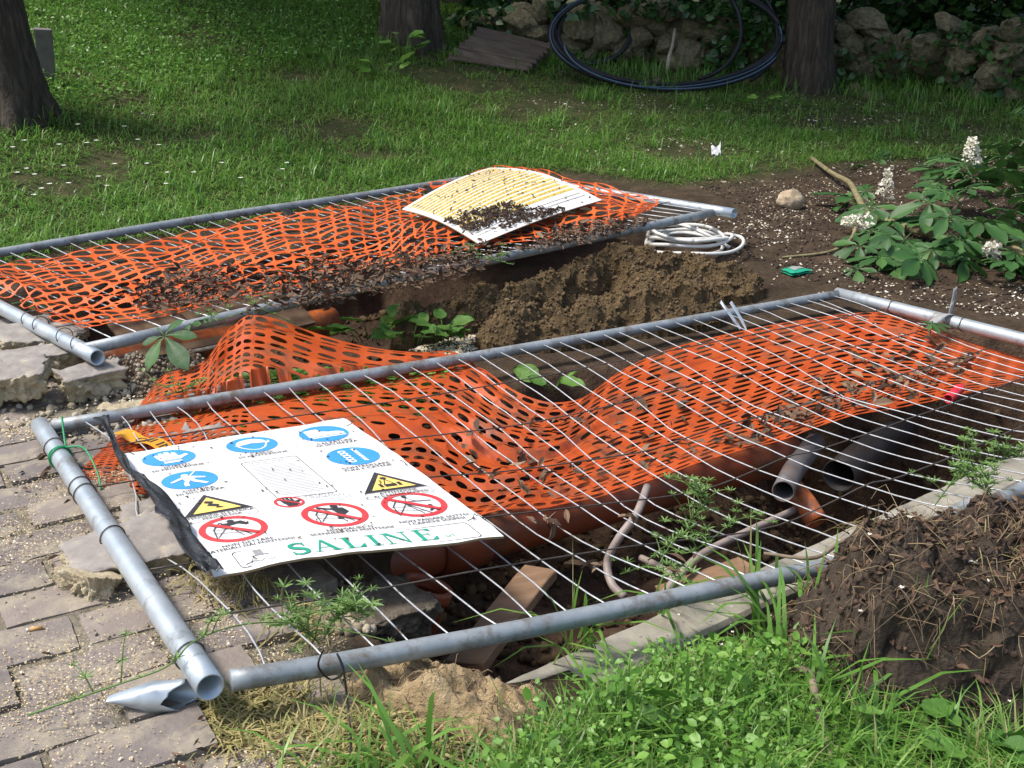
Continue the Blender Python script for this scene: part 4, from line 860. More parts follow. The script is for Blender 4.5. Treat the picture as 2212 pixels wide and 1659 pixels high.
# torn fibrous clump in the foreground
c = ghit(960, 1520); nu, nv = 70, 44; u, v = np.meshgrid(np.linspace(-1, 1, nu), np.linspace(-1, 1, nv), indexing='ij'); r_ = np.clip(1 - np.maximum(np.abs(u) ** 3, np.abs(v) ** 3), 0, 1)
X = u * .20; Y = v * .085; zz_ = .085 * r_ ** .4 * (1 + .35 * n2(X, Y, 14, 3, 17)) + .022 * fbm(np.stack([X * 40, Y * 40, X * 0], -1), 4, 18) * r_
rx = math.atan2(-.45, 1); P = np.stack([X * math.cos(rx) - Y * math.sin(rx), X * math.sin(rx) + Y * math.cos(rx), zz_ - .02], -1)
g = Geo(); g.add(P.reshape(-1, 3), Q=grid(nu, nv)); fc = g.obj('fibrous_clump', 'fibre_board'); fc.location = (c[0], c[1], c[2]); tag(fc, 'torn straw coloured fibrous clump in front of the near tube', 'clump')
n = 420; k = rng.integers(0, P.shape[0] * P.shape[1], n); B = P.reshape(-1, 3)[k]; g = Geo()
for q in range(n):
    d = unit(np.array([rng.normal(0, .8), -abs(rng.normal(.5, .5)), rng.normal(.1, .6)])); l = rng.uniform(.015, .05)
    V, T, Q = tube([B[q], B[q] + d * l * .6, B[q] + d * l + [0, 0, -.012]], [.0011, .0009, .0004], 3, False); g.add(V, Q=Q, tint=rng.uniform(.3, 1))
o = child(g.obj('fibres', 'root'), fc) if False else g.obj('fibres', 'root', fc); o['kind'] = 'stuff'

# ================================================================== vegetation builders
def blades(g, P, H, Wd, lean=.5, tint=None, ldir=None, droop=.35):
    P = np.asarray(P, float); n = len(P); a = rng.uniform(0, 2 * PI, n)
    H = np.broadcast_to(np.asarray(H, float), (n,)); Wd = np.broadcast_to(np.asarray(Wd, float), (n,))
    ld = np.stack([np.cos(a), np.sin(a), np.zeros(n)], -1)
    if ldir is not None: ld = unit(ld + np.asarray(ldir))
    ln = np.abs(rng.normal(lean, lean * .5, n)); s = np.stack([-ld[:, 1], ld[:, 0], np.zeros(n)], -1)
    rows = []
    for t, wf in ((0, .8), (.35, 1.), (.72, .72), (1, 0)):
        c = P + ld * (H * ln * t ** 1.6)[:, None]; c[:, 2] += H * (t - droop * ln * t ** 2.4)
        rows.append((c, wf))
    X = np.empty((n, 7, 3)); 
    for k in range(3): X[:, 2 * k] = rows[k][0] - s * (Wd * rows[k][1] / 2)[:, None]; X[:, 2 * k + 1] = rows[k][0] + s * (Wd * rows[k][1] / 2)[:, None]
    X[:, 6] = rows[3][0]; T = np.array([(0, 1, 3), (0, 3, 2), (2, 3, 5), (2, 5, 4), (4, 5, 6)])
    Tn = (T[None] + (np.arange(n) * 7)[:, None, None]).reshape(-1, 3)
    if tint is None: tint = rng.uniform(0, 1, n)
    g.add(X.reshape(-1, 3), T=Tn, tint=np.repeat(tint, 7))
LEAF_V = np.array([(0, 0, 0), (.30, .28, .05), (.30, -.28, .05), (.66, .24, .06), (.66, -.24, .06), (1, 0, -.05), (.35, 0, -.01), (.68, 0, -.02)], float)
LEAF_T = np.array([(0, 6, 1), (0, 2, 6), (6, 7, 3), (6, 3, 1), (6, 2, 4), (6, 4, 7), (7, 5, 3), (7, 4, 5)])
def leaf_mats(d, up=None, roll=.4):
    "rotations taking +x to d, with the leaf face roughly up"
    d = unit(d); n = len(d); upv = np.tile([0, 0, 1.], (n, 1)) + rng.normal(0, roll, (n, 3)); y = unit(np.cross(upv, d)); z = np.cross(d, y)
    return np.stack([d, y, z], -1)
def leaves(g, P, d, S, tint=None, roll=.4, wide=1., V=LEAF_V, T=LEAF_T, m=0):
    P = np.asarray(P); n = len(P); S = np.broadcast_to(np.asarray(S, float), (n,))
    scatter(g, V * [1, wide, 1], T, P, S[:, None], tint=tint, R=leaf_mats(np.asarray(d), roll=roll), m=m)
def area(n, poly_px, dz=0., surf=hb, ylim=(1.1, 30)):
    "ground points spread over a picture region, even per square metre"
    out = []; lo = np.min(poly_px, 0); hi = np.max(poly_px, 0)
    cs = np.array([ghit(*p) for p in poly_px]); x0, y0 = cs[:, :2].min(0) - .2; x1, y1 = cs[:, :2].max(0) + .2
    m = 0
    for _ in range(60):
        X = rng.uniform(x0, x1, n * 2); Y = rng.uniform(max(y0, ylim[0]), min(y1, ylim[1]), n * 2); Z = surf(X, Y)
        q = pj(np.stack([X, Y, Z], -1)); k = sdpoly(q[:, 0], q[:, 1], poly_px) < 0
        out.append(np.stack([X, Y, Z + dz], -1)[k]); m += k.sum()
        if m >= n: break
    return np.concatenate(out)[:n]
DRY_V = np.array([(0, 0, 0), (.25, .22, .10), (.25, -.2, .04), (.6, .25, .18), (.6, -.24, .12), (1, .04, .02), (.3, 0, -.03), (.65, 0, .02)], float)

# ------------------------------------------------------------------ lawn
LP = [(-520, 676), (0, 566), (600, 464), (920, 412), (1050, 372), (1200, 366), (1330, 383), (1450, 398), (1600, 385), (1800, 352), (2300, 330), (2600, 320), (2600, 100), (1700, 60), (1100, 40), (900, -8), (-520, -8)]
P = area(215000, LP, -.01, ylim=(4, 14)); q = pj(P)
patchy = n2(P[:, 0], P[:, 1], 1.1, 3, 33) + .5 * n2(P[:, 0], P[:, 1], 4, 2, 34)
right = sstep(950, 1300, q[:, 0] + (150 - q[:, 1]) * .6)
keep = rng.uniform(0, 1, len(P)) < np.where(patchy < -.55, .12, 1.) * (1 - .62 * right * (1 - .9 * sstep(.0, .6, patchy))) * (1 - .8 * sstep(1050, 1250, q[:, 0]) * sstep(215, 150, q[:, 1]))
worn = np.zeros(len(P))
for ex, ey, ea, eb in ((720, 285, 120, 24), (545, 112, 60, 14), (640, 168, 55, 12), (270, 215, 62, 14), (820, 335, 80, 15), (1180, 232, 120, 26), (430, 300, 50, 12), (150, 170, 40, 10), (1500, 330, 90, 18), (1800, 270, 120, 18)): worn = np.maximum(worn, np.exp(-(((q[:, 0] - ex) / ea) ** 2 + ((q[:, 1] - ey) / eb) ** 2) ** 1.5))
keep &= rng.uniform(0, 1, len(P)) > .85 * worn
P = P[keep]; patchy = patchy[keep]; right = right[keep]; worn = worn[keep]
H = rng.uniform(.04, .11, len(P)) * (1 - .5 * worn) * (1 + .5 * sstep(8.0, 6.0, P[:, 1] - .5 * P[:, 0])) * (1 + .35 * np.clip(patchy, -1, 1.5)) * (1 - .25 * right)
tt = np.clip(rng.normal(.45, .22, len(P)) + .14 * n2(P[:, 0], P[:, 1], .8, 2, 36), 0, .9); dead = rng.uniform(0, 1, len(P)) < .04 + .06 * (patchy < -.4) + .35 * worn; tt[dead] = rng.uniform(.9, 1, dead.sum())
g = Geo(); blades(g, P, H, rng.uniform(.0035, .007, len(P)), 1.15, tt, droop=.55)
# taller tufts
C = area(420, LP, 0, ylim=(4, 14)); C = C[n2(C[:, 0], C[:, 1], 1.1, 3, 33) > -.3]; P = np.repeat(C, 26, 0) + np.stack([rng.normal(0, .05, len(C) * 26), rng.normal(0, .05, len(C) * 26), np.full(len(C) * 26, -.01)], -1)
blades(g, P, rng.uniform(.09, .22, len(P)), rng.uniform(.004, .009, len(P)), .7, np.clip(rng.normal(.45, .25, len(P)), 0, .95), droop=.6)
tag(g.obj('lawn_grass', 'grass'), 'uneven green lawn grass on the slope behind the panels', None, None, 'stuff')
P = area(20000, [(-520, 400), (700, 130), (1000, 90), (900, -5), (-520, -5)], .02, ylim=(5, 14)); g = Geo()
leaves(g, P + np.stack([np.zeros(len(P)), np.zeros(len(P)), rng.uniform(.0, .09, len(P))], -1), np.stack([rng.normal(size=len(P)), rng.normal(size=len(P)), rng.normal(.3, .3, len(P))], -1), rng.uniform(.015, .04, len(P)), np.clip(rng.normal(.35, .2, len(P)), 0, 1), .5)
tag(g.obj('clover', 'grass'), 'low broad-leaved weeds in the upper part of the lawn', None, None, 'stuff')
# daisies
dz = [(60, 395), (78, 412), (92, 440), (40, 408), (150, 425), (215, 415), (232, 425), (318, 375), (362, 405), (420, 408), (520, 408), (620, 385), (30, 350), (130, 345), (190, 340), (310, 275), (330, 270), (345, 345), (360, 425), (110, 435), (250, 390), (300, 330), (210, 335), (170, 300), (610, 392), (480, 385), (75, 448), (140, 392), (55, 330), (270, 300)]
g = Geo()
for px, py in dz:
    c = ghit(px, py); nP = 9; a = np.arange(nP) * 2 * PI / nP; hh = random.uniform(.06, .10)
    V, T, Q = tube([c, c + [.005, 0, hh]], .0015, 4); g.add(V, T, Q, m=1)
    D = np.stack([np.cos(a), np.sin(a), np.full(nP, .25)], -1); leaves(g, np.repeat([c + [0.005, 0, hh]], nP, 0), D, .018, np.ones(nP), .05)
tag(g.obj('daisies', ['flower', 'weed']), 'small white daisies dotted over the left of the lawn', None, None, 'stuff')

# ================================================================== litter: flecks, petals, dry leaves
FL_V = np.array([(-.5, -.3, 0), (.5, -.35, .08), (.45, .35, .0), (-.45, .3, .1), (0, 0, .16)]); FL_T = np.array([(0, 1, 4), (1, 2, 4), (2, 3, 4), (3, 0, 4)])
def flecks(name, specs, mat, label):
    g = Geo()
    for n, poly, s0, s1, lo, hi, thr in specs:
        P = area(n, poly, .003, surf=h, ylim=(1.1, 12)); k = n2(P[:, 0], P[:, 1], 3.2, 3, 91) + .25 * rng.normal(size=len(P)) > thr; P = P[k]
        ins = sdpoly(P[:, 0], P[:, 1], PAVE) < 0; P[:, 2] += np.where(ins, .012, 0)
        scatter(g, FL_V, FL_T, P, rng.uniform(s0, s1, (len(P), 1)) * rng.uniform(.7, 1.3, (len(P), 3)), tilt=.5, tint=rng.uniform(lo, hi, len(P)))
    return tag(g.obj(name, mat), label, None, None, 'stuff')
PV_PX = [(-30, 880), (250, 930), (330, 1250), (650, 1260), (760, 1400), (720, 1800), (-200, 1800)]
flecks('fallen_blossom', [(26000, PV_PX, .0015, .0045, 0, .75, .05), (4500, PV_PX, .003, .007, .2, 1, .35), (1500, [(-30, 700), (330, 800), (420, 900), (250, 960), (-30, 960)], .005, .010, .2, 1, -.1), (900, [(760, 690), (1080, 730), (1000, 770), (740, 745)], .008, .016, .5, 1, -.3)], 'fleck', 'yellowish fallen blossom and seed flecks on the bricks at the left')
flecks('fallen_petals', [(3600, [(1560, 560), (1620, 450), (1500, 400), (2260, 330), (2300, 700), (1850, 640), (1700, 640)], .006, .015, 0, .6, -.2), (600, [(1400, 470), (1620, 460), (1850, 600), (2260, 620), (2260, 700), (1800, 630), (1600, 560)], .008, .015, .4, 1, .15), (1800, [(1100, 215), (1500, 200), (2250, 230), (2260, 360), (1500, 400), (1300, 360)], .012, .024, 0, .8, -.1), (500, [(1150, 640), (1330, 600), (1300, 680), (1180, 680)], .010, .02, .5, 1, -.6)], 'petal', 'pale fallen petals on the dark soil at the right')
g = Geo(); P = area(5200, [(1400, 470), (1620, 460), (1500, 400), (2260, 330), (2300, 700), (1850, 640), (1600, 560)], .004, surf=h); V, T = ICO[1]
scatter(g, Vr, T, P, rng.uniform(.2, 1, (len(P), 1)) ** 2 * rng.uniform(.006, .013, (len(P), 3)))
tag(g.obj('soil_grit', 'clod_dark'), 'dark soil grit on the bare ground at the right', None, None, 'stuff')
g = Geo(); P = area(2200, PV_PX, .006, surf=h, ylim=(1.1, 4)); k = n2(P[:, 0], P[:, 1], 3, 3, 93) > -.1; P = P[k]; scatter(g, Vr, T, P, rng.uniform(.2, 1, (len(P), 1)) ** 2 * rng.uniform(.003, .007, (len(P), 3)), tint=rng.uniform(.2, 1, len(P)))
P = area(1400, [(-30, 700), (330, 780), (420, 900), (250, 960), (-30, 960)], .006, surf=h); scatter(g, Vr, T, P, rng.uniform(.2, 1, (len(P), 1)) ** 2 * rng.uniform(.008, .022, (len(P), 3)), tint=rng.uniform(.1, 1, len(P)))
P = area(900, [(640, 1255), (860, 1250), (900, 1370), (700, 1370)], .006, surf=h); scatter(g, Vr, T, P, rng.uniform(.2, 1, (len(P), 1)) ** 2 * rng.uniform(.010, .02, (len(P), 3)), tint=rng.uniform(.1, .8, len(P)))
tag(g.obj('sandy_grit', 'gravel'), 'sandy grit and small rubble around the broken slabs', None, None, 'stuff')

def drys(name, P, S, label, up=(.0, .5), parent=None, tint=(0, 1), kind='stuff'):
    n = len(P); g = Geo(); d = np.stack([rng.normal(size=n), rng.normal(size=n), rng.normal(.1, .35, n)], -1)
    leaves(g, P + np.stack([np.zeros(n), np.zeros(n), rng.uniform(*up, n) * S], -1), d, S, rng.uniform(*tint, n), 1.0, .8, DRY_V); o = g.obj(name, 'dry_leaf', None, False)
    return tag(o, label, None, None, kind)
# heap of dead leaves along the front of the far net
def far_pts(n, poly, lift=.02):
    P = []
    lo = np.min(poly, 0); hi = np.max(poly, 0); q = np.stack([rng.uniform(lo[0], hi[0], n * 4), rng.uniform(lo[1], hi[1], n * 4)], -1); q = q[sdpoly(q[:, 0], q[:, 1], poly) < 0][:n]
    r = np.array([ray(*p) for p in q]); t = (.165 + lift - HC) / r[:, 2]; return O + r * t[:, None]
P = np.concatenate([far_pts(480, [(285, 640), (360, 600), (480, 590), (520, 640), (330, 680)]), far_pts(420, [(240, 660), (360, 580), (560, 570), (620, 640), (400, 690)]), far_pts(1150, [(520, 690), (640, 640), (760, 590), (960, 545), (1130, 540), (1010, 600), (800, 640), (640, 672)]), far_pts(800, [(500, 660), (660, 580), (900, 540), (1100, 530), (1000, 610)]), far_pts(500, [(560, 620), (680, 570), (900, 570), (760, 620)]), far_pts(900, [(1130, 545), (1200, 500), (1330, 475), (1420, 480), (1260, 530)])])
P[:, 2] += np.abs(n2(P[:, 0], P[:, 1], 8, 2, 61)) * .05 * rng.uniform(0, 1, len(P))
drys('dead_leaf_heap', P, rng.uniform(.008, .03, len(P)) * rng.choice([.8, 1, 1.2, 2.], len(P)), 'brown dead leaves heaped along the front of the far net')
def near_net_pts(n, poly, lift=.01):
    lo = np.min(poly, 0); hi = np.max(poly, 0); U = rng.uniform(0, 1, n * 30); W_ = rng.uniform(0, 1, n * 30); X = net1(U, W_); q = pj(X); X = X[sdpoly(q[:, 0], q[:, 1], poly) < 0][:n]; X[:, 2] += lift; return X
P = np.concatenate([near_net_pts(120, [(1480, 1000), (1700, 880), (1900, 830), (2100, 790), (2000, 860), (1800, 900), (1600, 980)]), near_net_pts(70, [(1650, 880), (1800, 800), (2000, 740), (2150, 780), (1900, 840)]), near_net_pts(45, [(900, 950), (1300, 900), (1700, 850), (1600, 980), (1200, 1050), (950, 1050)])])
drys('dead_leaves_on_net', P, rng.uniform(.03, .075, len(P)), 'curled brown dead leaves lying on the sagging orange net', (0, .2), tint=(.2, 1))
g = Geo()
for px, py in ((1160, 1130), (1190, 1120), (1210, 1100), (1270, 1215), (1300, 1210), (1490, 1230), (1360, 1110), (1000, 960), (1040, 1000), (1100, 1015), (1170, 1030), (1130, 1050), (1430, 990), (1660, 895)):
    s_, t_ = 0, 0; c = at(px, py, .0); P = c + rng.normal(0, .012, (3, 3)); leaves(g, P, np.stack([rng.normal(size=3), rng.normal(size=3), rng.normal(-.6, .5, 3)], -1), rng.uniform(.03, .06, 3), rng.uniform(.4, 1, 3), 1., .7, DRY_V)
tag(g.obj('withered_leaves', 'dry_leaf', None, False), 'withered brown leaves caught on the near panel wires', None, None, 'stuff')
P = area(170, PV_PX, .015, surf=h, ylim=(1.1, 4)); P = P[n2(P[:, 0], P[:, 1], 2.5, 2, 15) > .25]; P2 = area(70, [(420, 1560), (640, 1540), (700, 1700), (380, 1700)], .01, ylim=(1.1, 4)); P3 = area(30, [(60, 1000), (230, 930), (260, 980), (100, 1060)], .015)
P = np.concatenate([P, P2, P3]); drys('dead_leaves_on_paving', P, rng.uniform(.010, .032, len(P)), 'scattered brown dead leaves on the brick paving', (0, .2), tint=(.1, .9))
# soil and leaves on the yellow board
n = 900; a = rng.uniform(0, 1, n); c = rng.uniform(0, 1, n); px = pj(yb(a, c)); poly = [(965, 480), (1040, 455), (1100, 440), (1140, 455), (1215, 450), (1190, 480), (1130, 490), (1060, 495), (1010, 500)]
k = sdpoly(px[:, 0], px[:, 1], poly) < 0; P = yb(a, c, .006)[k]; P = np.repeat(P, 16, 0) + rng.normal(0, .014, (len(P) * 16, 3)) * [1, 1, .25]; P[:, 2] += .006
g = Geo(); V, T = ICO[1]; scatter(g, Vr, T, P, rng.uniform(.3, 1, (len(P), 1)) * rng.uniform(.003, .011, (len(P), 3)) * [1, 1, .6]); tag(g.obj('soil_smear', 'clod_dark'), 'dark soil smear spilled over the yellow board', None, None, 'stuff')
k = rng.uniform(0, 1, n) < .16; P = np.concatenate([yb(a, c, .006)[k], yb(a, c, .012)[sdpoly(px[:, 0], px[:, 1], poly) < 6][:90]]); drys('leaf_bits_on_board', P, rng.uniform(.01, .035, len(P)), 'small brown leaf bits on the yellow board', (0, .1))
# roots, leaves and blossom in the root clump
ok = np.argwhere(CM > .03); pk = ok[rng.integers(0, len(ok), 2600)]; P = CLUMP[pk[:, 0], pk[:, 1]]
drys('dead_leaves_in_clump', P[:2200], rng.uniform(.010, .034, 2200), 'dark dead leaves in the root soil clump', (0, .3), tint=(0, .8))
g = Geo()
for q in range(620):
    c = P[rng.integers(0, len(P))]; d = unit(np.array([rng.normal(-.2, .7), rng.normal(-.6, .5), rng.normal(0, .4)])); l = rng.uniform(.03, .14); w1 = rng.normal(0, .02, 3)
    pts = [c - d * .01, c + d * l * .35 + w1 + [0, 0, .012], c + d * l * .7 - w1 * .5 + [0, 0, .004], c + d * l + [0, 0, -.03 * l / .1]]
    r0 = rng.uniform(.0006, .0017); V, T, Q = tube(spline(pts, 7), np.linspace(r0, r0 * .35, 7), 4, False); g.add(V, Q=Q, tint=rng.uniform(0, 1))
tag(g.obj('root_tangle', 'root'), 'tangle of pale thin roots hanging from the soil clump', None, None, 'stuff')
g = Geo(); k = rng.integers(0, len(P), 34); PP = P[k] + [0, 0, .012]
for c in PP:
    a = np.arange(5) * 2 * PI / 5 + rng.uniform(0, 6); leaves(g, np.repeat([c], 5, 0), np.stack([np.cos(a), np.sin(a), np.full(5, .5)], -1), rng.uniform(.006, .010), rng.uniform(.4, 1, 5), .3)
PP = area(60, [(1500, 1320), (2212, 1500), (2212, 1659), (1200, 1659), (1150, 1540)], .05, ylim=(1.1, 4))
for c in PP:
    a = np.arange(4) * 2 * PI / 4 + rng.uniform(0, 6); leaves(g, np.repeat([c], 4, 0), np.stack([np.cos(a), np.sin(a), np.full(4, .5)], -1), rng.uniform(.004, .007), rng.uniform(.4, 1, 4), .3)
tag(g.obj('white_blossom_bits', 'flower'), 'tiny white blossoms on the soil clump and weeds', None, None, 'stuff')

# ================================================================== foreground weeds and grass
WP = [(1150, 1640), (1330, 1560), (1480, 1450), (1600, 1400), (1720, 1380), (1780, 1480), (1900, 1600), (2250, 1640), (2500, 1900), (950, 1900)]
P = area(10500, WP, 0, ylim=(1.0, 3.2)); n = len(P); q = pj(P); hgt = rng.uniform(.0, 1, n) ** 1.4 * .17 * (.5 + .6 * sstep(-.6, .5, n2(P[:, 0], P[:, 1], 5, 2, 5))) * (1 - .6 * sstep(1750, 1950, q[:, 0])) * (.3 + .7 * sstep(1400, 1560, q[:, 1]))
keep = (sdpoly(P[:, 0], P[:, 1], PIT1) > .16) & ((q[:, 0] < 1800) | (rng.uniform(0, 1, n) < .3)); P = P[keep]; hgt = hgt[keep]; n = len(P)
g = Geo(); P[:, 2] += hgt; leaves(g, P, np.stack([rng.normal(size=n), rng.normal(size=n), rng.normal(.25, .4, n)], -1), rng.uniform(.006, .014, n) * rng.choice([.8, 1, 1, 1.5, 2.2], n), np.clip(rng.normal(.5, .25, n), 0, 1), .6, 1.2)
k = rng.uniform(0, 1, n) < .3; Pb = P[k].copy(); Pb[:, 2] -= hgt[k] + .01; blades(g, Pb, hgt[k] + .02, np.full(k.sum(), .0022), .5, rng.uniform(.3, .9, k.sum()))
tag(g.obj('chickweed', 'weed'), 'bright green low weeds in the right foreground', None, None, 'stuff')
g = Geo()
P = np.concatenate([area(9000, WP, -.005, ylim=(1.0, 3.2)), area(150, [(760, 1630), (1130, 1650), (1200, 1720), (560, 1740)], -.005, ylim=(1.0, 3)), area(260, [(1780, 1400), (2000, 1600), (1760, 1650)], -.005, ylim=(1, 3))])
P = P[sdpoly(P[:, 0], P[:, 1], PIT1) > .17]; P = P[n2(P[:, 0], P[:, 1], 6, 2, 41) > -.35]
blades(g, P, rng.uniform(.04, .2, len(P)) * (.45 + .55 * sstep(1400, 1580, pj(P)[:, 1])), rng.uniform(.0018, .006, len(P)), .9, np.clip(rng.normal(.55, .28, len(P)), 0, 1), droop=.55)
C = np.array([ghit(*p) for p in ((1740, 1560), (1700, 1440), (1840, 1580), (1780, 1360), (880, 1690), (1660, 1380), (1960, 1500), (1500, 1640), (1360, 1640))]); P = np.repeat(C, 12, 0) + np.stack([rng.normal(0, .03, len(C) * 12), rng.normal(0, .03, len(C) * 12), np.zeros(len(C) * 12)], -1)
blades(g, P, rng.uniform(.16, .34, len(P)), rng.uniform(.007, .013, len(P)), .75, np.clip(rng.normal(.4, .2, len(P)), 0, .9), droop=.6)
tag(g.obj('foreground_grass', 'grass'), 'long grass blades in the foreground', None, None, 'stuff')
g = Geo(); P = np.concatenate([area(2200, [(440, 1500), (640, 1480), (830, 1560), (1000, 1660), (700, 1680), (470, 1620)], .0, ylim=(1, 3)), area(150, [(1000, 1600), (1250, 1560), (1250, 1680), (1000, 1680)], .0, ylim=(1, 3)), area(250, [(330, 1180), (560, 1260), (740, 1380), (640, 1400), (420, 1300)], .01, ylim=(1, 3))])
blades(g, P, rng.uniform(.02, .09, len(P)), rng.uniform(.0025, .005, len(P)), 1.2, np.clip(rng.normal(.55, .25, len(P)), 0, 1), droop=.8)
tag(g.obj('straw_tuft', 'straw'), 'flattened straw coloured grass beside the torn tube end', None, None, 'stuff')

# whorled goosegrass sprays, each a plant of its own
def goosegrass(px_path, zs, label, wh=.028, seed=0, branches=5):
    r2 = np.random.default_rng(seed); pts = np.array([at(px, py, z) for (px, py), z in zip(px_path, zs)]); S = spline(pts, 40); e = empty('goosegrass', tuple(pts[0]), label, 'plant', 'goosegrass sprays')
    V, T, Q = tube(S, np.linspace(.0022, .0012, 40), 5); g = Geo(); g.add(V, T, Q, tint=.6)
    for b_ in range(branches):
        i = r2.integers(4, 34); d = unit(np.array([r2.normal(0, .8), r2.normal(0, .5), r2.uniform(.2, 1.1)])); l = r2.uniform(.05, .12)
        B = spline([S[i], S[i] + d * l * .5 + [0, 0, .01], S[i] + d * l + [0, 0, -.005]], 10); V, T, Q = tube(B, np.linspace(.0016, .0009, 10), 4); g.add(V, T, Q, tint=.6); S = np.concatenate([S, B])
    part('stem', g, 'cleaver', e); g = Geo()
    for i in list(range(3, len(S), 5)):
        m_ = 7; a = np.arange(m_) * 2 * PI / m_ + r2.uniform(0, 1); leaves(g, np.repeat(S[i:i + 1], m_, 0), np.stack([np.cos(a), np.sin(a), np.full(m_, .35 + r2.normal(0, .3))], -1), wh * r2.uniform(.4, .85), r2.uniform(.25, .9, m_), .6, .36)
    o = part('leaf_whorls', g, 'cleaver', e); o['kind'] = 'stuff'; return e
goosegrass([(60, 1545), (250, 1480), (360, 1440), (420, 1385), (520, 1350), (640, 1345), (760, 1365), (860, 1390)], [.05, .08, .11, .14, .12, .08, .06, .04], 'long goosegrass stem trailing across the left post of the near panel', .026, 1, 4)
goosegrass([(700, 1380), (720, 1340), (760, 1320), (800, 1330)], [.0, .05, .09, .08], 'goosegrass tuft growing through the mesh left of the pit', .036, 2, 14)
goosegrass([(690, 1390), (660, 1360), (640, 1345), (610, 1350)], [.0, .04, .07, .06], 'goosegrass tuft beside the dark cross wire near the left post', .034, 3, 10)
goosegrass([(1480, 1150), (1500, 1110), (1530, 1080), (1500, 1060)], [-.14, -.04, .03, .06], 'goosegrass spray rising over the slim conduit in the pit', .032, 4, 14)
goosegrass([(1400, 1210), (1440, 1180), (1480, 1195), (1530, 1170), (1600, 1120), (1680, 1130)], [-.1, -.04, -.01, .02, .03, .03], 'goosegrass spray spreading over the kerb side of the mesh', .032, 5, 9)
goosegrass([(1340, 1240), (1400, 1225), (1460, 1245), (1500, 1260)], [-.08, -.03, -.01, .0], 'goosegrass sprig above the cable on the pit floor', .03, 6, 6)
goosegrass([(2020, 1090), (2060, 1040), (2110, 1010), (2180, 990), (2230, 985)], [.02, .06, .08, .09, .09], 'goosegrass clump over the mesh at the right edge', .034, 7, 20)
goosegrass([(2150, 1100), (2130, 1060), (2090, 1030), (2070, 960)], [.03, .06, .08, .11], 'upright goosegrass sprays above the root clump', .034, 8, 16)
goosegrass([(640, 700), (560, 670), (480, 690), (420, 705)], [.10, .17, .19, .2], 'goosegrass sprig on the front tube of the far panel', .028, 9, 6)
goosegrass([(900, 560), (1010, 555), (1060, 560), (1110, 572)], [.18, .2, .2, .19], 'goosegrass sprig among dead leaves beside the yellow board', .03, 10, 7)
goosegrass([(330, 830), (360, 850), (390, 845), (430, 830)], [.01, .05, .06, .05], 'goosegrass sprig next to the torn left edge of the near net', .026, 11, 9)

# small leafy weeds seen through the net flap and around the trench
g = Geo(); P = area(2600, [(330, 900), (430, 800), (620, 800), (980, 790), (900, 900), (400, 950)], .015, ylim=(2, 6)); P = P[sdpoly(P[:, 0], P[:, 1], PIT1) > .02]; n = len(P); leaves(g, P + np.stack([np.zeros(n), np.zeros(n), rng.uniform(-.015, -.006, n)], -1), np.stack([rng.normal(size=n), rng.normal(size=n), rng.normal(.0, .03, n)], -1), rng.uniform(.02, .04, n), rng.uniform(.2, 1, n), .3)
tag(g.obj('weeds_under_net', 'weed'), 'green weeds growing under the flap of the near net', None, None, 'stuff')
def broadleaf(px, py, n, size, hgt, label, spread=.08, seed=0, mat='big_leaf', z=None, toward=None):
    r2 = np.random.default_rng(seed); c = ghit(px, py) if z is None else at(px, py, z); e = empty('broadleaf_weed', tuple(c), label, 'plant'); 
    for q in range(n):
        a = r2.uniform(0, 2 * PI); rr = r2.uniform(.2, 1) * spread; b0 = c + [math.cos(a) * rr * .4, math.sin(a) * rr * .4, 0]; tip = c + [math.cos(a) * rr, math.sin(a) * rr, hgt * r2.uniform(.35, 1)]
        V, T, Q = tube(spline([b0, (b0 + tip) / 2 + [0, 0, hgt * .2], tip], 6), .0022, 5); g = Geo(); g.add(V, T, Q, tint=.6, m=0)
        u, v = np.meshgrid(np.linspace(0, 1, 8), np.linspace(-1, 1, 5), indexing='ij'); wv = .36 * np.sin(PI * u ** .75) ** .8 * (1 + .06 * np.sin(u * 40)); L_V = np.stack([u, v * wv, -.12 * u ** 2 + .08 * np.abs(v) - .03 * np.sin(u * 14) * np.abs(v)], -1).reshape(-1, 3)
        Tq = grid(8, 5); Tt = np.concatenate([Tq[:, :3], Tq[:, [0, 2, 3]]]); d = np.array([[math.cos(a) + r2.normal(0, .3), math.sin(a) + r2.normal(0, .3), r2.uniform(-.1, .5)]])
        if toward is not None: d = d + toward
        leaves(g, tip[None], d, size * r2.uniform(.7, 1.2), np.array([r2.uniform(.2, 1)]), .35, 1., L_V, Tt); part('leaf', g, mat, e)
    return e
broadleaf(800, 735, 9, .13, .10, 'bright green broad-leaved weed behind the peak of the near net', .13, 1)
broadleaf(890, 742, 8, .10, .09, 'bright green broad-leaved weed between the net and the soil heap', .11, 2)
broadleaf(960, 745, 9, .10, .11, 'leafy weed with narrow leaves beside the soil heap lump', .10, 3)
broadleaf(870, 130, 10, .13, .22, 'leafy nettle like weed at the foot of the middle tree', .16, 4, 'weed')
broadleaf(820, 165, 9, .13, .14, 'low leafy weed on the lawn in front of the middle tree', .18, 5, 'weed')
broadleaf(1940, 1640, 6, .075, .10, 'light green seedling with rounded leaves in the bottom right foreground', .06, 6)
broadleaf(2090, 1680, 6, .085, .11, 'light green seedling cut by the bottom edge near the right corner', .06, 7)
broadleaf(1340, 1620, 6, .075, .14, 'dock like seedling standing in the foreground weeds', .05, 8)
broadleaf(1640, 240, 9, .11, .14, 'fern like weed in front of the black hose coil', .14, 9, 'weed')
broadleaf(1195, 845, 4, .10, .05, 'small weed in the dark gap under the far tube', .06, 10, z=-.12)

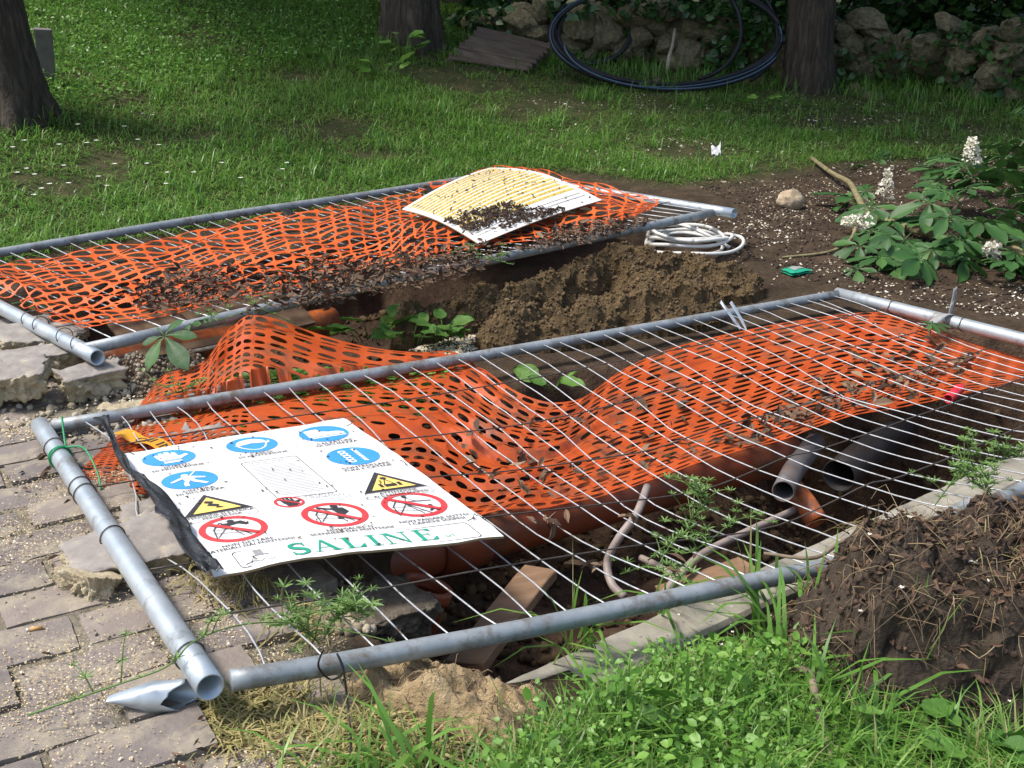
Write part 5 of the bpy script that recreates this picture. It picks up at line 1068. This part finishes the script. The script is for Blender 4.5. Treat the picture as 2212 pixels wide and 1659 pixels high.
# ================================================================== trees
def crown(c, rad, n, sz, seed, clumps=60):
    r2 = np.random.default_rng(seed); C = r2.normal(size=(clumps, 3)); C = unit(C) * r2.uniform(.25, 1, (clumps, 1)) ** .5 * rad + c
    P = C[r2.integers(0, clumps, n)] + r2.normal(0, .16, (n, 3)) * rad; g = Geo(); d = r2.normal(size=(n, 3)) * [1, 1, .5]; leaves(g, P, d, r2.uniform(.7, 1.3, n) * sz, r2.uniform(0, 1, n), .8); return g, C
def tree(px, py, wpx, lean, hgt, label, crad, ncl, seed, off=(0, 0, 0), leaf=.3, flare=1.35, pos=None):
    c = ghit(px, py) if pos is None else np.array([pos[0], pos[1], float(hb(pos[0], pos[1]))]); dist = c[1] * math.cos(TH) + (HC - c[2]) * math.sin(TH); r = wpx / 2 / FPX * dist
    e = empty('tree', (c[0], c[1], c[2] - .05), label, 'tree'); z = np.array([-.15, 0, .08, .2, .45, .9, 1.6, 2.6, 3.6, hgt]); fl = np.interp(z, [-.2, 0, .15, .5, 1.2, hgt], [flare * 1.2, flare, 1.15, 1.03, 1., .55])
    P = np.stack([c[0] + lean[0] * z + .03 * np.sin(z * 1.3 + seed), c[1] + lean[1] * z, c[2] + z], -1); S = spline(P, 60); R = np.interp(np.linspace(0, len(z) - 1, 60), np.arange(len(z)), fl) * r
    V, T, Q = tube(S, R, 40); nv = V[:-2]; ax = np.repeat(S, 40, 0); rad = nv - ax; an = np.arctan2(rad[:, 1], rad[:, 0]); zz_ = nv[:, 2]
    bk = 1 - np.abs(fbm(np.stack([np.cos(an) * 5, np.sin(an) * 5, zz_ * 2.2 + seed], -1), 3, seed)); lob = np.maximum(0, np.sin(an * 5 + seed)) * np.exp(-np.clip(zz_ - c[2], 0, 9) / .18)
    V[:-2] = ax + rad * (1 + .17 * (bk - .5) + .22 * lob)[:, None]; g = Geo(); g.add(V, T, Q); part('trunk', g, 'bark', e)
    top = S[-1] + np.array(off); g, C = crown(top, np.array(crad), ncl, leaf, seed); part('crown', g, 'tree_leaf', e); g = Geo()
    for q in range(9): V, T, Q = tube(spline([S[50], (S[50] + C[q]) / 2 + [0, 0, .2], C[q]], 8), np.linspace(r * .45, r * .1, 8), 7); g.add(V, T, Q)
    lb = part('limbs', g, 'bark', e); lb['kind'] = 'stuff'; return e
tree(15, 248, 135, (-.10, .03), 5.2, 'dark leaning tree trunk at the left edge of the lawn', (1.6, 1.5, 1.3), 2000, 1, off=(-1.4, 2.8, 1.6), flare=1.25)  # unseen crown thinned and set back to leave the lawn in sun
tree(884, 95, 112, (-.01, .02), 5.6, 'thick rough-barked tree behind the lawn left of the wooden pallet', (2.6, 2.2, 1.6), 9000, 2, off=(.2, -.5, 1.4), flare=1.08)  # unseen crown brought forward so its shadow lands on the stone wall
tree(1744, 192, 92, (.0, .02), 5.4, 'straight tree trunk in front of the stone wall beside the hose coil', (2.3, 2.0, 1.6), 9500, 3, off=(-2.4, -1.0, 1.5), flare=1.1)  # unseen crown set far off its trunk to shade the back right
# wood behind: trees and shrubs of the dark thicket
for k, (x, y, l) in enumerate(((-6.5, 14.5, 'thicket tree behind the lawn far to the left'), (-2.6, 15.5, 'thicket tree behind the left half of the lawn'), (1.2, 15.2, 'thicket tree behind the wooden pallet'), (4.6, 14.6, 'thicket tree behind the hose coil'), (7.8, 13.2, 'thicket tree behind the right end of the stone wall'), (6.8, 9.0, 'tree beyond the right edge of the ground'))):
    tree(0, 0, 75, (random.uniform(-.05, .05), 0), 5.2, l, (2.4, 2.0, 1.9), 7000, 20 + k, off=(0, -.2, .6), leaf=.34, pos=(x, y))
def shrub(x, y, rad, n, sz, label, seed, mat='tree_leaf', zc=None):
    z = float(hb(x, y)); e = empty('shrub', (x, y, z), label, 'shrub'); r2 = np.random.default_rng(seed); g = Geo()
    c = np.array([x, y, z + rad[2] * .75])
    for q in range(9):
        tp = c + r2.normal(0, .5, 3) * rad; V, T, Q = tube(spline([np.array([x + r2.normal(0, .1), y, z - .05]), (np.array([x, y, z]) + tp) / 2 + r2.normal(0, .1, 3), tp], 8), np.linspace(.025, .008, 8), 6); g.add(V, T, Q)
    o = part('stems', g, 'twig', e); o['kind'] = 'stuff'; g, C = crown(c, np.array(rad), n, sz, seed, 40); part('foliage', g, mat, e); return e
SH = [(-7.6, 12.6), (-5.6, 13.2), (-3.6, 12.6), (-1.6, 12.9), (.3, 12.4), (2.2, 12.6), (4.1, 12.2), (6.0, 11.6), (7.8, 10.4), (-4.6, 15), (-.6, 15), (3.2, 15), (6.6, 14)]
words = ['far left of the back row', 'second from the left in the back row', 'third from the left behind the lawn top', 'behind the middle tree trunk', 'behind the wooden pallet', 'behind the left of the hose coil', 'behind the straight tree trunk', 'over the right part of the stone wall', 'at the far right end of the stone wall', 'deep in the thicket at the left', 'deep in the thicket at the middle', 'deep in the thicket behind the hose', 'deep in the thicket at the right']
for k, (x, y) in enumerate(SH): shrub(x, y + .8, (1.25, .8, 1.15), 3600 if y < 14 else 2200, .13, 'dark leafy shrub ' + words[k], 50 + k)

# ================================================================== dry stone wall: every stone a piece
wallo = empty('dry_stone_wall', tuple(ghit(1400, 120)), 'old mossy wall of large rough stones behind the hose coil', 'wall')
def stone_mesh(k, amp=.34):
    V, T = ICO[4]; r2 = np.random.default_rng(k + 900); P = V * (1 + amp * .5 * fbm(V * 1.1 + k * 7, 2, k))[:, None]
    for _ in range(13):       # flat broken faces
        n = unit(r2.normal(size=3)); d = P @ n; lim = r2.uniform(.50, .80); P = P - n * np.clip(d - lim, 0, None)[:, None] * .95
    P = P * (1 + .10 * fbm(V * 5 + k, 4, k + 30))[:, None]; g = Geo(); g.add(P, T=T); return g.mesh('stone', 'stone')
SM = [stone_mesh(k) for k in range(9)]
big = [(1135, 52, 52, 42), (1180, 20, 36, 30), (1262, 55, 45, 50), (1305, 62, 42, 58), (1228, 100, 44, 26), (1400, 30, 62, 40), (1480, 130, 62, 62), (1545, 70, 45, 40), (1590, 105, 40, 38), (1605, 50, 36, 28), (1640, 115, 26, 24), (1625, 165, 32, 18),
       (1885, 45, 48, 28), (1900, 72, 60, 22), (1830, 70, 26, 24), (1850, 105, 36, 34), (1905, 108, 34, 40), (1950, 100, 24, 34), (2015, 100, 58, 36), (2095, 128, 50, 38), (1985, 130, 30, 38), (2125, 205, 36, 36), (2160, 160, 44, 40), (2190, 105, 46, 30), (2060, 60, 40, 26), (1805, 130, 26, 30), (1690, 130, 28, 40), (1700, 60, 30, 30), (1345, 110, 26, 24), (1385, 85, 26, 30), (1440, 95, 26, 26), (1095, 95, 26, 22), (1165, 75, 26, 26), (1270, 125, 22, 18), (1020, 60, 28, 22), (1500, 60, 34, 26), (2200, 60, 40, 28), (2195, 215, 30, 22), (1360, 30, 24, 24), (1450, 20, 26, 26), (2140, 85, 34, 26), (1925, 160, 22, 14), (1860, 190, 22, 18), (1890, 205, 26, 13), (1960, 205, 12, 8), (1330, 150, 12, 9), (1210, 155, 11, 9), (1420, 170, 12, 10), (1120, 135, 12, 9)]
wl0, wl1 = np.array([-.6, 11.9]), np.array([3.8, 11.0]); wl2 = np.array([5.5, 9.2])
for k, (px, py, rx, ry) in enumerate(big):
    r = ray(px, py); P = None
    loose = py > 150 and ry < 20
    if loose: P = ghit(px, py + ry * .8)
    else:
        X = r[0] / r[1]
        for a, c in ((wl0 - (wl1 - wl0) * .3, wl1), (wl1, wl2 + (wl2 - wl1) * .6)):     # upright face line of the wall
            e = c - a; n = np.array([-e[1], e[0], 0]); t = ((np.array([a[0], a[1], 0]) - O) @ n) / (r @ n); Q_ = O + r * t; u = ((Q_[:2] - a) @ e) / (e @ e)
            if (u <= 1.0 and a is not wl1) or (a is wl1): P = Q_; break
    dd = P[1] * math.cos(TH) + (HC - P[2]) * math.sin(TH); sx, sz = rx / FPX * dd * 1.18, ry / FPX * dd * 1.18
    ob('stone', SM[k % 9], wallo, tuple(P - np.array(wallo.location) + [0, sx * .45, 0]), (random.uniform(-.25, .25), random.uniform(-.3, .3), random.choice([0, PI]) + random.uniform(-.5, .5)), (sx, sx * .8, sz))
for k in range(46):      # backing stones and fill behind and below the face
    u = random.random() * 1.5; a, c = (wl0 - (wl1 - wl0) * .15, wl1) if u < 1 else (wl1, wl2); f = u if u < 1 else (u - 1) * 2
    xy = a + (c - a) * f + [0, .22]; z = float(hb(*xy)) + random.uniform(.0, .42); s_ = random.uniform(.12, .2)
    ob('stone', SM[k % 9], wallo, tuple(np.array([xy[0], xy[1], z]) - np.array(wallo.location)), (random.uniform(-.4, .4), random.uniform(-.4, .4), random.uniform(0, 6)), (s_ * 1.2, s_, s_ * .85))
# ivy and weeds on the wall
g = Geo()
for n, poly, up in ((420, [(1500, 0), (1690, 0), (1690, 80), (1600, 130), (1560, 180), (1480, 190), (1530, 90)], .9), (260, [(1180, 0), (1700, 0), (1700, 40), (1180, 35)], 1.2), (300, [(1790, 100), (2000, 60), (2212, 30), (2212, 220), (1990, 220), (1800, 190)], .8), (250, [(930, 40), (1100, 0), (1100, 90), (950, 120)], .5)):
    lo, hi = np.min(poly, 0), np.max(poly, 0); q = np.stack([rng.uniform(lo[0], hi[0], n * 3), rng.uniform(lo[1], hi[1], n * 3)], -1); q = q[sdpoly(q[:, 0], q[:, 1], poly) < 0][:n]; P = []
    for p in q:
        r = ray(*p); a, c = (wl0 - (wl1 - wl0) * .3, wl1); e = c - a; nn = np.array([-e[1], e[0], 0]); t = ((np.array([a[0], a[1], 0]) - O) @ nn) / (r @ nn); X = O + r * t
        if ((X[:2] - a) @ e) / (e @ e) > 1: a, c = wl1, wl2; e = c - a; nn = np.array([-e[1], e[0], 0]); t = ((np.array([a[0], a[1], 0]) - O) @ nn) / (r @ nn); X = O + r * t
        P.append(X + [0, -.03 - .12 * random.random(), 0])
    P = np.array(P); m_ = len(P); leaves(g, P, np.stack([rng.normal(size=m_), rng.normal(-.5, .5, m_), rng.normal(-.4, .5, m_)], -1), rng.uniform(.05, .11, m_), rng.uniform(0, 1, m_), .7, 1.3)
tag(g.obj('ivy', 'ivy_leaf'), 'ivy and creepers hanging over the stone wall', None, None, 'stuff')
g = Geo(); P = area(2600, [(1050, 130), (1500, 190), (1700, 200), (1900, 225), (2212, 250), (2212, 205), (1800, 170), (1400, 120), (1100, 90)], 0, ylim=(6, 14)); blades(g, P, rng.uniform(.06, .2, len(P)), rng.uniform(.005, .010, len(P)), .6, np.clip(rng.normal(.35, .2, len(P)), 0, 1))
tag(g.obj('wall_foot_grass', 'grass'), 'straggly grass along the foot of the stone wall', None, None, 'stuff')

# ================================================================== black hose coil
hose = empty('hose_coil', tuple(ghit(1440, 188)), 'large black plastic hose coil leaning on the stone wall', 'hose')
c0 = ghit(1440, 192); dd = c0[1] * math.cos(TH) + (HC - c0[2]) * math.sin(TH)
def coil_loop(cx, cy, rx, ry, a0, a1, base_y, depth, mat='black_hose', r=.026, wob=0, seed=0):
    "hose arc: pixel ellipse set on a plane tilted back from the ground at its foot"
    a = np.radians(np.linspace(a0, a1, 70)); px = cx + rx * np.cos(a) + wob * np.sin(a * 3 + seed); py = cy + ry * np.sin(a)
    f = ghit(cx, base_y, .02); tn = np.array([0, math.cos(depth), math.sin(depth)]); nn = np.cross(tn, [1., 0, 0])
    P = []
    for x_, y_ in zip(px, py): r_ = ray(x_, y_); P.append(O + r_ * (((f - O) @ nn) / (r_ @ nn)))
    return np.array(P)
for k, (cx, cy, rx, ry, a0, a1, by, dp) in enumerate(((1438, 78, 250, 112, 0, 360, 190, 1.0), (1442, 74, 246, 108, 10, 350, 190, 1.03), (1446, 70, 238, 112, -60, 200, 190, .97), (1455, 90, 236, 104, 20, 175, 198, .95), (1280, 45, 88, 92, 0, 360, 137, 1.15), (1284, 45, 88, 88, 20, 330, 137, 1.12), (1560, 70, 120, 120, -70, 60, 192, 1.0), (1500, 60, 100, 110, -80, 85, 188, 1.05))):
    P = coil_loop(cx, cy, rx, ry, a0, a1, by, dp, wob=2, seed=k); add_tube('hose_loop', P, .019, 'black_hose', hose, 8)
    if k in (0, 3): add_tube('hose_stripe', P + np.array([0, -.0165, .011]), .004, 'hose_stripe', hose, 5)

# ================================================================== wooden pallet lid leaning by the wall
bl, br = ghit(966, 126, .03), ghit(1136, 152, .03); tl = O + ray(1038, 60) * ((bl[1] + .75) / ray(1038, 60)[1]); trr = O + ray(1192, 100) * ((br[1] + .62) / ray(1192, 100)[1])
pl = empty('wooden_pallet', tuple(bl), 'weathered grey wooden pallet leaning beside the hose coil', 'pallet')
for k in range(7):
    f0 = (k + .06 + .02 * random.random()) / 7; f1 = (k + .94) / 7
    a0, a1 = bl + (tl - bl) * (f0 + f1) / 2, br + (trr - br) * (f0 + f1) / 2; wd = np.linalg.norm(tl - bl) * (f1 - f0)
    o = plank('plank', a0 + rng.normal(0, .006, 3), a1 + rng.normal(0, .006, 3), tl - bl, wd, .022, 'old_wood', None); child(o, pl)
nrm = unit(np.cross(br - bl, tl - bl)); nrm *= np.sign(nrm[2])
for f in (.03, .5, .97):
    o = plank('bearer', bl + (br - bl) * f - nrm * .055, tl + (trr - tl) * f - nrm * .055, br - bl, .05, .085, 'old_wood', None); child(o, pl)
plank('board', ghit(103, 192, -.05), ghit(103, 192, 0) + [.0, .06, .40], (1, .2, 0), .115, .03, 'slate_board', 'upright dark grey board standing in the lawn behind the left tree')
solo_tube('stick', spline([ghit(1441, 160, .0), O + ray(1445, 125) * ghit(1441, 160)[1] / ray(1445, 125)[1], O + ray(1452, 100) * (ghit(1441, 160)[1] + .12) / ray(1452, 100)[1], O + ray(1458, 62) * (ghit(1441, 160)[1] + .2) / ray(1458, 62)[1]], 14), np.linspace(.022, .013, 14), 'pale_twig', 'pale crooked stick leaning on the wall inside the hose coil', 'stick')

# ================================================================== white cable coil
cc = ghit(1487, 532, .015); wc = empty('cable_coil', tuple(cc), 'white cable coil lying on the soil by the corner of the far panel', 'cable')
for k in range(6):
    r2 = np.random.default_rng(k + 5); R0 = .20 + .022 * r2.normal(); ox, oy = r2.normal(0, .018, 2); a = np.linspace(0, 2 * PI * (1 if k else .97), 60) + r2.uniform(0, 6)
    P = np.stack([cc[0] + ox + R0 * np.cos(a) * 1.12, cc[1] + oy + R0 * np.sin(a) * 1.0, cc[2] + .012 + .014 * k + .018 * np.sin(a * 1. + k) + .008 * np.sin(a * 3 + k)], -1); add_tube('cable_loop', P, .0095, 'cable_white', wc, 8)
P = spline([cc + [-.22, .02, .05], cc + [-.18, .12, .10], cc + [-.05, .05, .11], cc + [.06, -.08, .09], cc + [.2, -.12, .02]], 24); add_tube('cable_loop', P, .0095, 'cable_white', wc, 8)

# ================================================================== small things on the right
V, T = ICO[4]; P = V * (1 + .16 * fbm(V * 1.4 + 3, 3, 5) + .06 * fbm(V * 6, 3, 6))[:, None] * [.085, .07, .066]; g = Geo(); g.add(P, T=T); c = ghit(1708, 452); o = g.obj('stone', 'stone_small'); o.location = c + [0, .03, .05]; o.rotation_euler = (.1, .2, .4); tag(o, 'pale rough stone alone on the dark soil', 'stone')
c = ghit(1720, 590); e = empty('snack_packet', tuple(c), 'flat crumpled green packet with a silver label on the soil', 'packet')
u, v = np.meshgrid(np.linspace(-1, 1, 14), np.linspace(-1, 1, 9), indexing='ij'); ra_ = .45; X, Y = u * .066, v * .05; Z = .018 + .008 * (1 - u ** 4) * (1 - v ** 4) + .006 * n2(X, Y, 30, 2, 7)
PX = np.stack([c[0] + X * math.cos(ra_) - Y * math.sin(ra_), c[1] + X * math.sin(ra_) + Y * math.cos(ra_), c[2] + Z], -1).reshape(-1, 3); g = Geo(); g.add(PX, Q=grid(14, 9)); g.add(PX * [1, 1, 1] - [0, 0, .012], Q=grid(14, 9)[:, ::-1]); part('foil', g, 'green_foil', e)
k = (np.abs(u) < .6) & (np.abs(v) < .55); idx = np.where(k.ravel())[0]; Q = [q for q in grid(14, 9) if set(q) <= set(idx)]; g = Geo(); g.add(PX + [0, 0, .002], Q=Q); part('label_patch', g, 'silver_foil', e)
c = ghit(1546, 338); u, v = np.meshgrid(np.linspace(-1, 1, 9), np.linspace(-1, 1, 9), indexing='ij'); g = Geo(); g.add(np.stack([c[0] + u * .035, c[1] + v * .03, c[2] + .05 + .03 * n2(u * 2, v * 2, 1, 3, 5) + .03 * v], -1).reshape(-1, 3), Q=grid(9, 9)); o = g.obj('paper_scrap', 'plastic_white'); o.modifiers.new('s', 'SOLIDIFY').thickness = .001; tag(o, 'crumpled white paper scrap in the grass', 'litter')
# branch of horse chestnut lying at the right
br_ = empty('chestnut_branch', tuple(ghit(2050, 590)), 'fallen horse chestnut branch with big green leaves and white flower spikes', 'branch')
gp = lambda px, py, dz: ghit(px, py) + np.array([0, 0, dz])
add_tube('bough', spline([gp(1752, 350, .03), gp(1795, 392, .06), gp(1832, 420, .08), gp(1852, 448, .06), gp(1880, 478, .04), gp(1990, 520, .05), gp(2120, 550, .06), gp(2240, 580, .06)], 40), np.linspace(.014, .028, 40), 'lichen_bark', br_, 8)
add_tube('bough', spline([gp(1870, 470, .03), gp(1960, 470, .08), gp(2060, 440, .14), gp(2160, 400, .22)], 24), np.linspace(.014, .008, 24), 'twig', br_, 7)
add_tube('bough', spline([gp(1690, 560, .01), gp(1790, 550, .015), gp(1835, 530, .03), gp(1850, 500, .05)], 20), np.linspace(.006, .012, 20), 'lichen_bark', br_, 6)
add_tube('bough', spline([gp(2010, 530, .04), gp(2080, 480, .16), gp(2150, 440, .26), gp(2220, 390, .34)], 24), np.linspace(.014, .008, 24), 'twig', br_, 7)
def palmate(seed, n=7, L0=.2):
    r2 = np.random.default_rng(seed); g = Geo(); u, v = np.meshgrid(np.linspace(0, 1, 11), np.linspace(-1, 1, 5), indexing='ij')
    for k in range(n):
        a = (k - (n - 1) / 2) * (5.0 / n) + r2.normal(0, .06); L_ = L0 * (1 - .42 * abs(k - (n - 1) / 2) / ((n - 1) / 2)) * r2.uniform(.9, 1.08)
        wv = .21 * np.sin(PI * np.clip(u, 0, 1) ** 1.7) ** .9 * (1 + .05 * np.sin(u * 60)); dr = r2.uniform(.25, .6)
        X = np.stack([u * L_, v * wv * L_, L_ * (.04 * np.abs(v) * (wv > .02) - dr * u ** 2 * .5 - .012 * np.sin(u * 26) * np.abs(v))], -1).reshape(-1, 3)
        c_, s_ = math.cos(a), math.sin(a); X = X @ np.array([[c_, -s_, 0], [s_, c_, 0], [0, 0, 1]]).T; g.add(X, Q=grid(11, 5), tint=r2.uniform(.15, .85))
    V, T, Q = tube([np.array([-.10, 0, -.03]), np.array([-.05, 0, 0]), np.zeros(3)], .003, 5); g.add(V, T, Q, tint=.9); return g.mesh('leaf', 'chestnut_leaf')
PM = [palmate(k, 5 + 2 * (k % 2), .17 + .02 * (k % 3)) for k in range(6)]
lv0 = [(1855, 545, .06), (1900, 570, .05), (1850, 590, .03), (1960, 580, .04), (1930, 500, .10), (1880, 470, .10), (1985, 470, .16), (2030, 430, .2), (2075, 400, .24), (2120, 440, .22), (2165, 390, .28), (2200, 440, .26), (2050, 500, .14), (2110, 520, .14), (2170, 510, .16), (2010, 560, .08), (2080, 575, .06), (2150, 580, .06), (2205, 560, .12), (2215, 480, .2), (1840, 440, .06), (1870, 420, .04), (1815, 450, .03), (1900, 345, .03), (1850, 360, .02), (2100, 470, .2), (2010, 395, .16), (2190, 350, .3), (2140, 355, .26), (1950, 540, .09), (1880, 520, .08), (2060, 545, .1), (2130, 400, .2), (2040, 465, .2), (2190, 590, .04), (2000, 505, .12), (1915, 535, .1), (2215, 270, .3), (2090, 440, .25), (2175, 460, .24)]
lv = lv0 + [(px + random.uniform(-35, 35), py + random.uniform(-30, 25), dz_ * 1.1 + random.uniform(.0, .08)) for px, py, dz_ in lv0 if px > 1960]
for k, (px, py, dz_) in enumerate(lv):
    p = gp(px, py + dz_ * 150, dz_); ya = math.atan2(-(py - 500), px - 2060) + random.uniform(-.7, .7)
    ob('leaf', PM[k % 6], br_, tuple(p - np.array(br_.location)), (random.uniform(-.7, .2), random.uniform(-.3, .5), ya), random.uniform(.85, 1.25))
def panicle(p, d, L_, seed):
    r2 = np.random.default_rng(seed); d = unit(d); g = Geo(); V, T, Q = tube([p, p + d * L_], [.004, .0015], 6); g.add(V, T, Q, tint=.0); n = 90; t = r2.uniform(.1, 1, n); a = unit(np.cross(r2.normal(size=(n, 3)), d)); rr = .045 * (1.1 - t) + .008; P = p + d * (t * L_)[:, None] + a * rr[:, None]
    m_ = 4; PP = np.repeat(P, m_, 0); leaves(g, PP, r2.normal(size=(len(PP), 3)), r2.uniform(.012, .022, len(PP)), r2.uniform(.3, 1, len(PP)), .8, 1.2); part('flower_spike', g, 'flower', br_)
panicle(gp(1905, 470, .10), (.12, .2, 1), .19, 1); panicle(gp(1880, 505, .06), (-1, -.15, .12), .18, 2); panicle(gp(2080, 480, .34), (-.1, -.1, 1), .16, 3); panicle(gp(2150, 570, .06), (-.6, -.5, .3), .12, 4); panicle(gp(2215, 420, .26), (-.3, -.2, 1), .12, 5)
# single chestnut leaves lying about
for k, (px, py, z, lab, sc_) in enumerate(((355, 725, .17, 'green chestnut leaf drooping over the front tube of the far panel', .95), (2010, 700, .0, 'single green leaf lying beyond the right post of the near panel', .5), (60, 655, .08, 'green chestnut leaf tucked beside the post of the far panel', .6))):
    o = ob('chestnut_leaf', PM[k], None, tuple(at(px, py, z)), (.5 if k == 0 else .1, .3 if k == 0 else .05, -.9 + k), sc_); tag(o, lab, 'leaf')
o = ob('chestnut_leaf', PM[3], None, tuple(at(400, 700, .16)), (-.3, -.2, .9), .7); tag(o, 'green chestnut leaf standing up behind the front tube of the far panel', 'leaf')
# sticks
solo_tube('stick', spline([gp(1690, 1490, .05), gp(1738, 1530, .09), gp(1760, 1590, .07), gp(1790, 1680, .04)], 20), np.linspace(.007, .011, 20), 'twig', 'crooked dark stick in the foreground weeds', 'stick')
solo_tube('stick', spline([at(1650, 1195, .03), at(1760, 1205, .04), at(1830, 1165, .05), at(1950, 1150, .06), at(2010, 1140, .07)], 24), np.linspace(.004, .007, 24), 'twig', 'thin brown twig lying across the kerb by the root clump', 'stick')
solo_tube('stick', spline([at(365, 765, .05), at(420, 758, .07), at(470, 748, .08)], 12), .007, 'pale_twig', 'short pale stick beside the peak of the near net', 'stick')
solo_tube('hanging_string', spline([at(698, 1402, .125), at(688, 1440, .09), at(715, 1468, .05), at(742, 1450, .09), at(728, 1412, .13), at(742, 1450, .10), at(752, 1530, .03), at(758, 1600, .012), at(752, 1680, .012)], 60), .0022, 'cord_black', 'thin black string looped over the near tube of the fence', 'string', 6)
gt = empty('green_tie', tuple(A1 + (N1 - A1) * .17), 'green plastic tie around the left post of the near panel', 'tie'); pc = A1 + (N1 - A1) * .17
ring('loop', pc, post_dir, .0305, .0034, 'green_tie', gt); ring('loop', pc + post_dir * .012, post_dir, .0315, .003, 'green_tie', gt, wob=.006)
add_tube('tail', spline([pc + [.02, .0, .03], pc + [-.01, .07, .06], pc + [-.03, .12, .075]], 12), .003, 'green_tie', gt, 6); add_tube('tail', spline([pc + [.02, .0, .03], pc + [.08, -.02, .035], pc + [.14, -.10, .0], pc + [.17, -.16, -.03]], 14), .003, 'green_tie', gt, 6)
c = ghit(64, 1360, .016); cb = empty('cigarette_butt', tuple(c), 'orange cigarette butt lying on the bricks at the left', 'butt'); d = unit(np.array([.9, .35, 0])); add_tube('filter', [c, c + d * .026], .0042, 'butt_filter', cb, 10); add_tube('paper_end', [c - d * .007, c - d * .0002], .0041, 'butt_paper', cb, 10)
# amber ribbon on the left of the near net
c2e = lambda x, y: ((250 + x / 3.687) * .8534, (740 + y / 3.687) * .8534)
a0, a1 = at(*c2e(180, 1300), .035), at(*c2e(790, 1490), .045); rb = empty('caution_ribbon', tuple(a0), 'amber caution ribbon with black letters beside the white sign', 'ribbon'); dv = unit(a1 - a0); wv = unit(np.cross([0, 0, 1.], dv)) * .026
t = np.linspace(0, 1, 20); Pm = a0 + (a1 - a0) * t[:, None]; Pm[:, 2] += .006 * np.sin(t * 14); g = Geo(); g.add(np.concatenate([Pm - wv, Pm + wv]), Q=[(i, i + 1, 21 + i, 20 + i) for i in range(19)]); part('strip', g, 'amber_tape', rb)
cu = bpy.data.curves.new('t', 'FONT'); cu.body = 'ORI IN'; cu.size = .045; cu.align_y = 'CENTER'; to = bpy.data.objects.new('t', cu); COL.objects.link(to); dg = bpy.context.evaluated_depsgraph_get(); me = to.evaluated_get(dg).to_mesh(); V = np.array([q.co[:] for q in me.vertices]); T = []
for p in me.polygons: vs = list(p.vertices); T += [(vs[0], vs[i], vs[i + 1]) for i in range(1, len(vs) - 1)]
bpy.data.objects.remove(to); Ln = np.linalg.norm(a1 - a0); X = a0 + dv * (.09 + V[:, :1] * 1.2) + unit(wv) * V[:, 1:2]; X[:, 2] += .006 * np.sin(X[:, 0] * 0 + (.09 + V[:, 0] * 1.2) / Ln * 14) + .0015; g = Geo(); g.add(X, T=T); part('lettering', g, 'print_black', rb, False)

# small things tied to the panels
def strip(name, a, b_, wv, mat, label, cat, curl=.01):
    t = np.linspace(0, 1, 14); P = a + (b_ - a) * t[:, None]; P[:, 2] += curl * np.sin(t * 7); wv = np.asarray(wv, float); v = np.linspace(-1, 1, 4); X = P[:, None] + wv * v[None, :, None]; X[..., 2] += .004 * np.sin(v * 3)[None]
    g = Geo(); g.add(X.reshape(-1, 3), Q=grid(14, 4)); o = g.obj(name, mat); o.modifiers.new('s', 'SOLIDIFY').thickness = .0015; return tag(o, label, cat)
pk_ = B1 + (D1 - B1) * .36
cl_ = empty('plastic_strap', tuple(pk_), 'clear plastic strap knotted round the right post of the near panel', 'strap'); ring('loop', pk_, pr, .0315, .004, 'plastic_clear', cl_, wob=.004)
o = strip('tail', pk_ + [0, 0, .03], pk_ + [.02, .03, .13], (.010, .006, 0), 'plastic_clear', None, None); child(o, cl_); o = strip('tail', pk_ + [0, 0, .03], pk_ + [-.14, -.06, .0], (.012, -.016, 0), 'plastic_clear', None, None); child(o, cl_)
for k, (dx, lab) in enumerate(((0, 'left of two thin metal strips poking through the far tube of the near panel'), (.035, 'right of two thin metal strips poking through the far tube of the near panel'))):
    plank('metal_strip', at(1558 + dx * 600, 652, .06), at(1600 + dx * 400, 712, -.04), (1, .4, 0), .014, .004, 'galv_bright', lab, 'strip', 3)
strip('black_clip', at(612, 452, .205), at(640, 468, .19), (.018, .022, 0), 'black_tape', 'black tape patch wrapped on the back tube of the far panel', 'tape', .004)
strip('black_clip', at(915, 402, .21), at(940, 414, .20), (.016, .02, 0), 'black_tape', 'black tape patch near the upper corner of the yellow board', 'tape', .004)
g = Geo(); P = np.repeat(np.array([ghit(1232, 1410, .0), ghit(1260, 1400, .0), ghit(1425, 1330, .0), ghit(1640, 1300, .0)]), 9, 0); P[:, :2] += rng.normal(0, .025, (len(P), 2)); blades(g, P, rng.uniform(.14, .30, len(P)), rng.uniform(.005, .010, len(P)), .8, np.clip(rng.normal(.5, .25, len(P)), 0, 1), ldir=(-.5, -.6, 0), droop=.75)
tag(g.obj('drooping_grass', 'grass'), 'long grass stems drooping over the near tube and kerb', None, None, 'stuff')

pk = ok[rng.integers(0, len(ok), 200)]; P = CLUMP[pk[:, 0], pk[:, 1]] - [0, 0, .004]; g = Geo(); blades(g, P, rng.uniform(.03, .08, len(P)), rng.uniform(.001, .0026, len(P)), 1.3, np.clip(rng.normal(.65, .25, len(P)), 0, 1), ldir=(-.3, -.5, 0), droop=.9)
tag(g.obj('dry_grass_mat', 'straw'), 'dry matted grass hanging from the root soil clump', None, None, 'stuff')
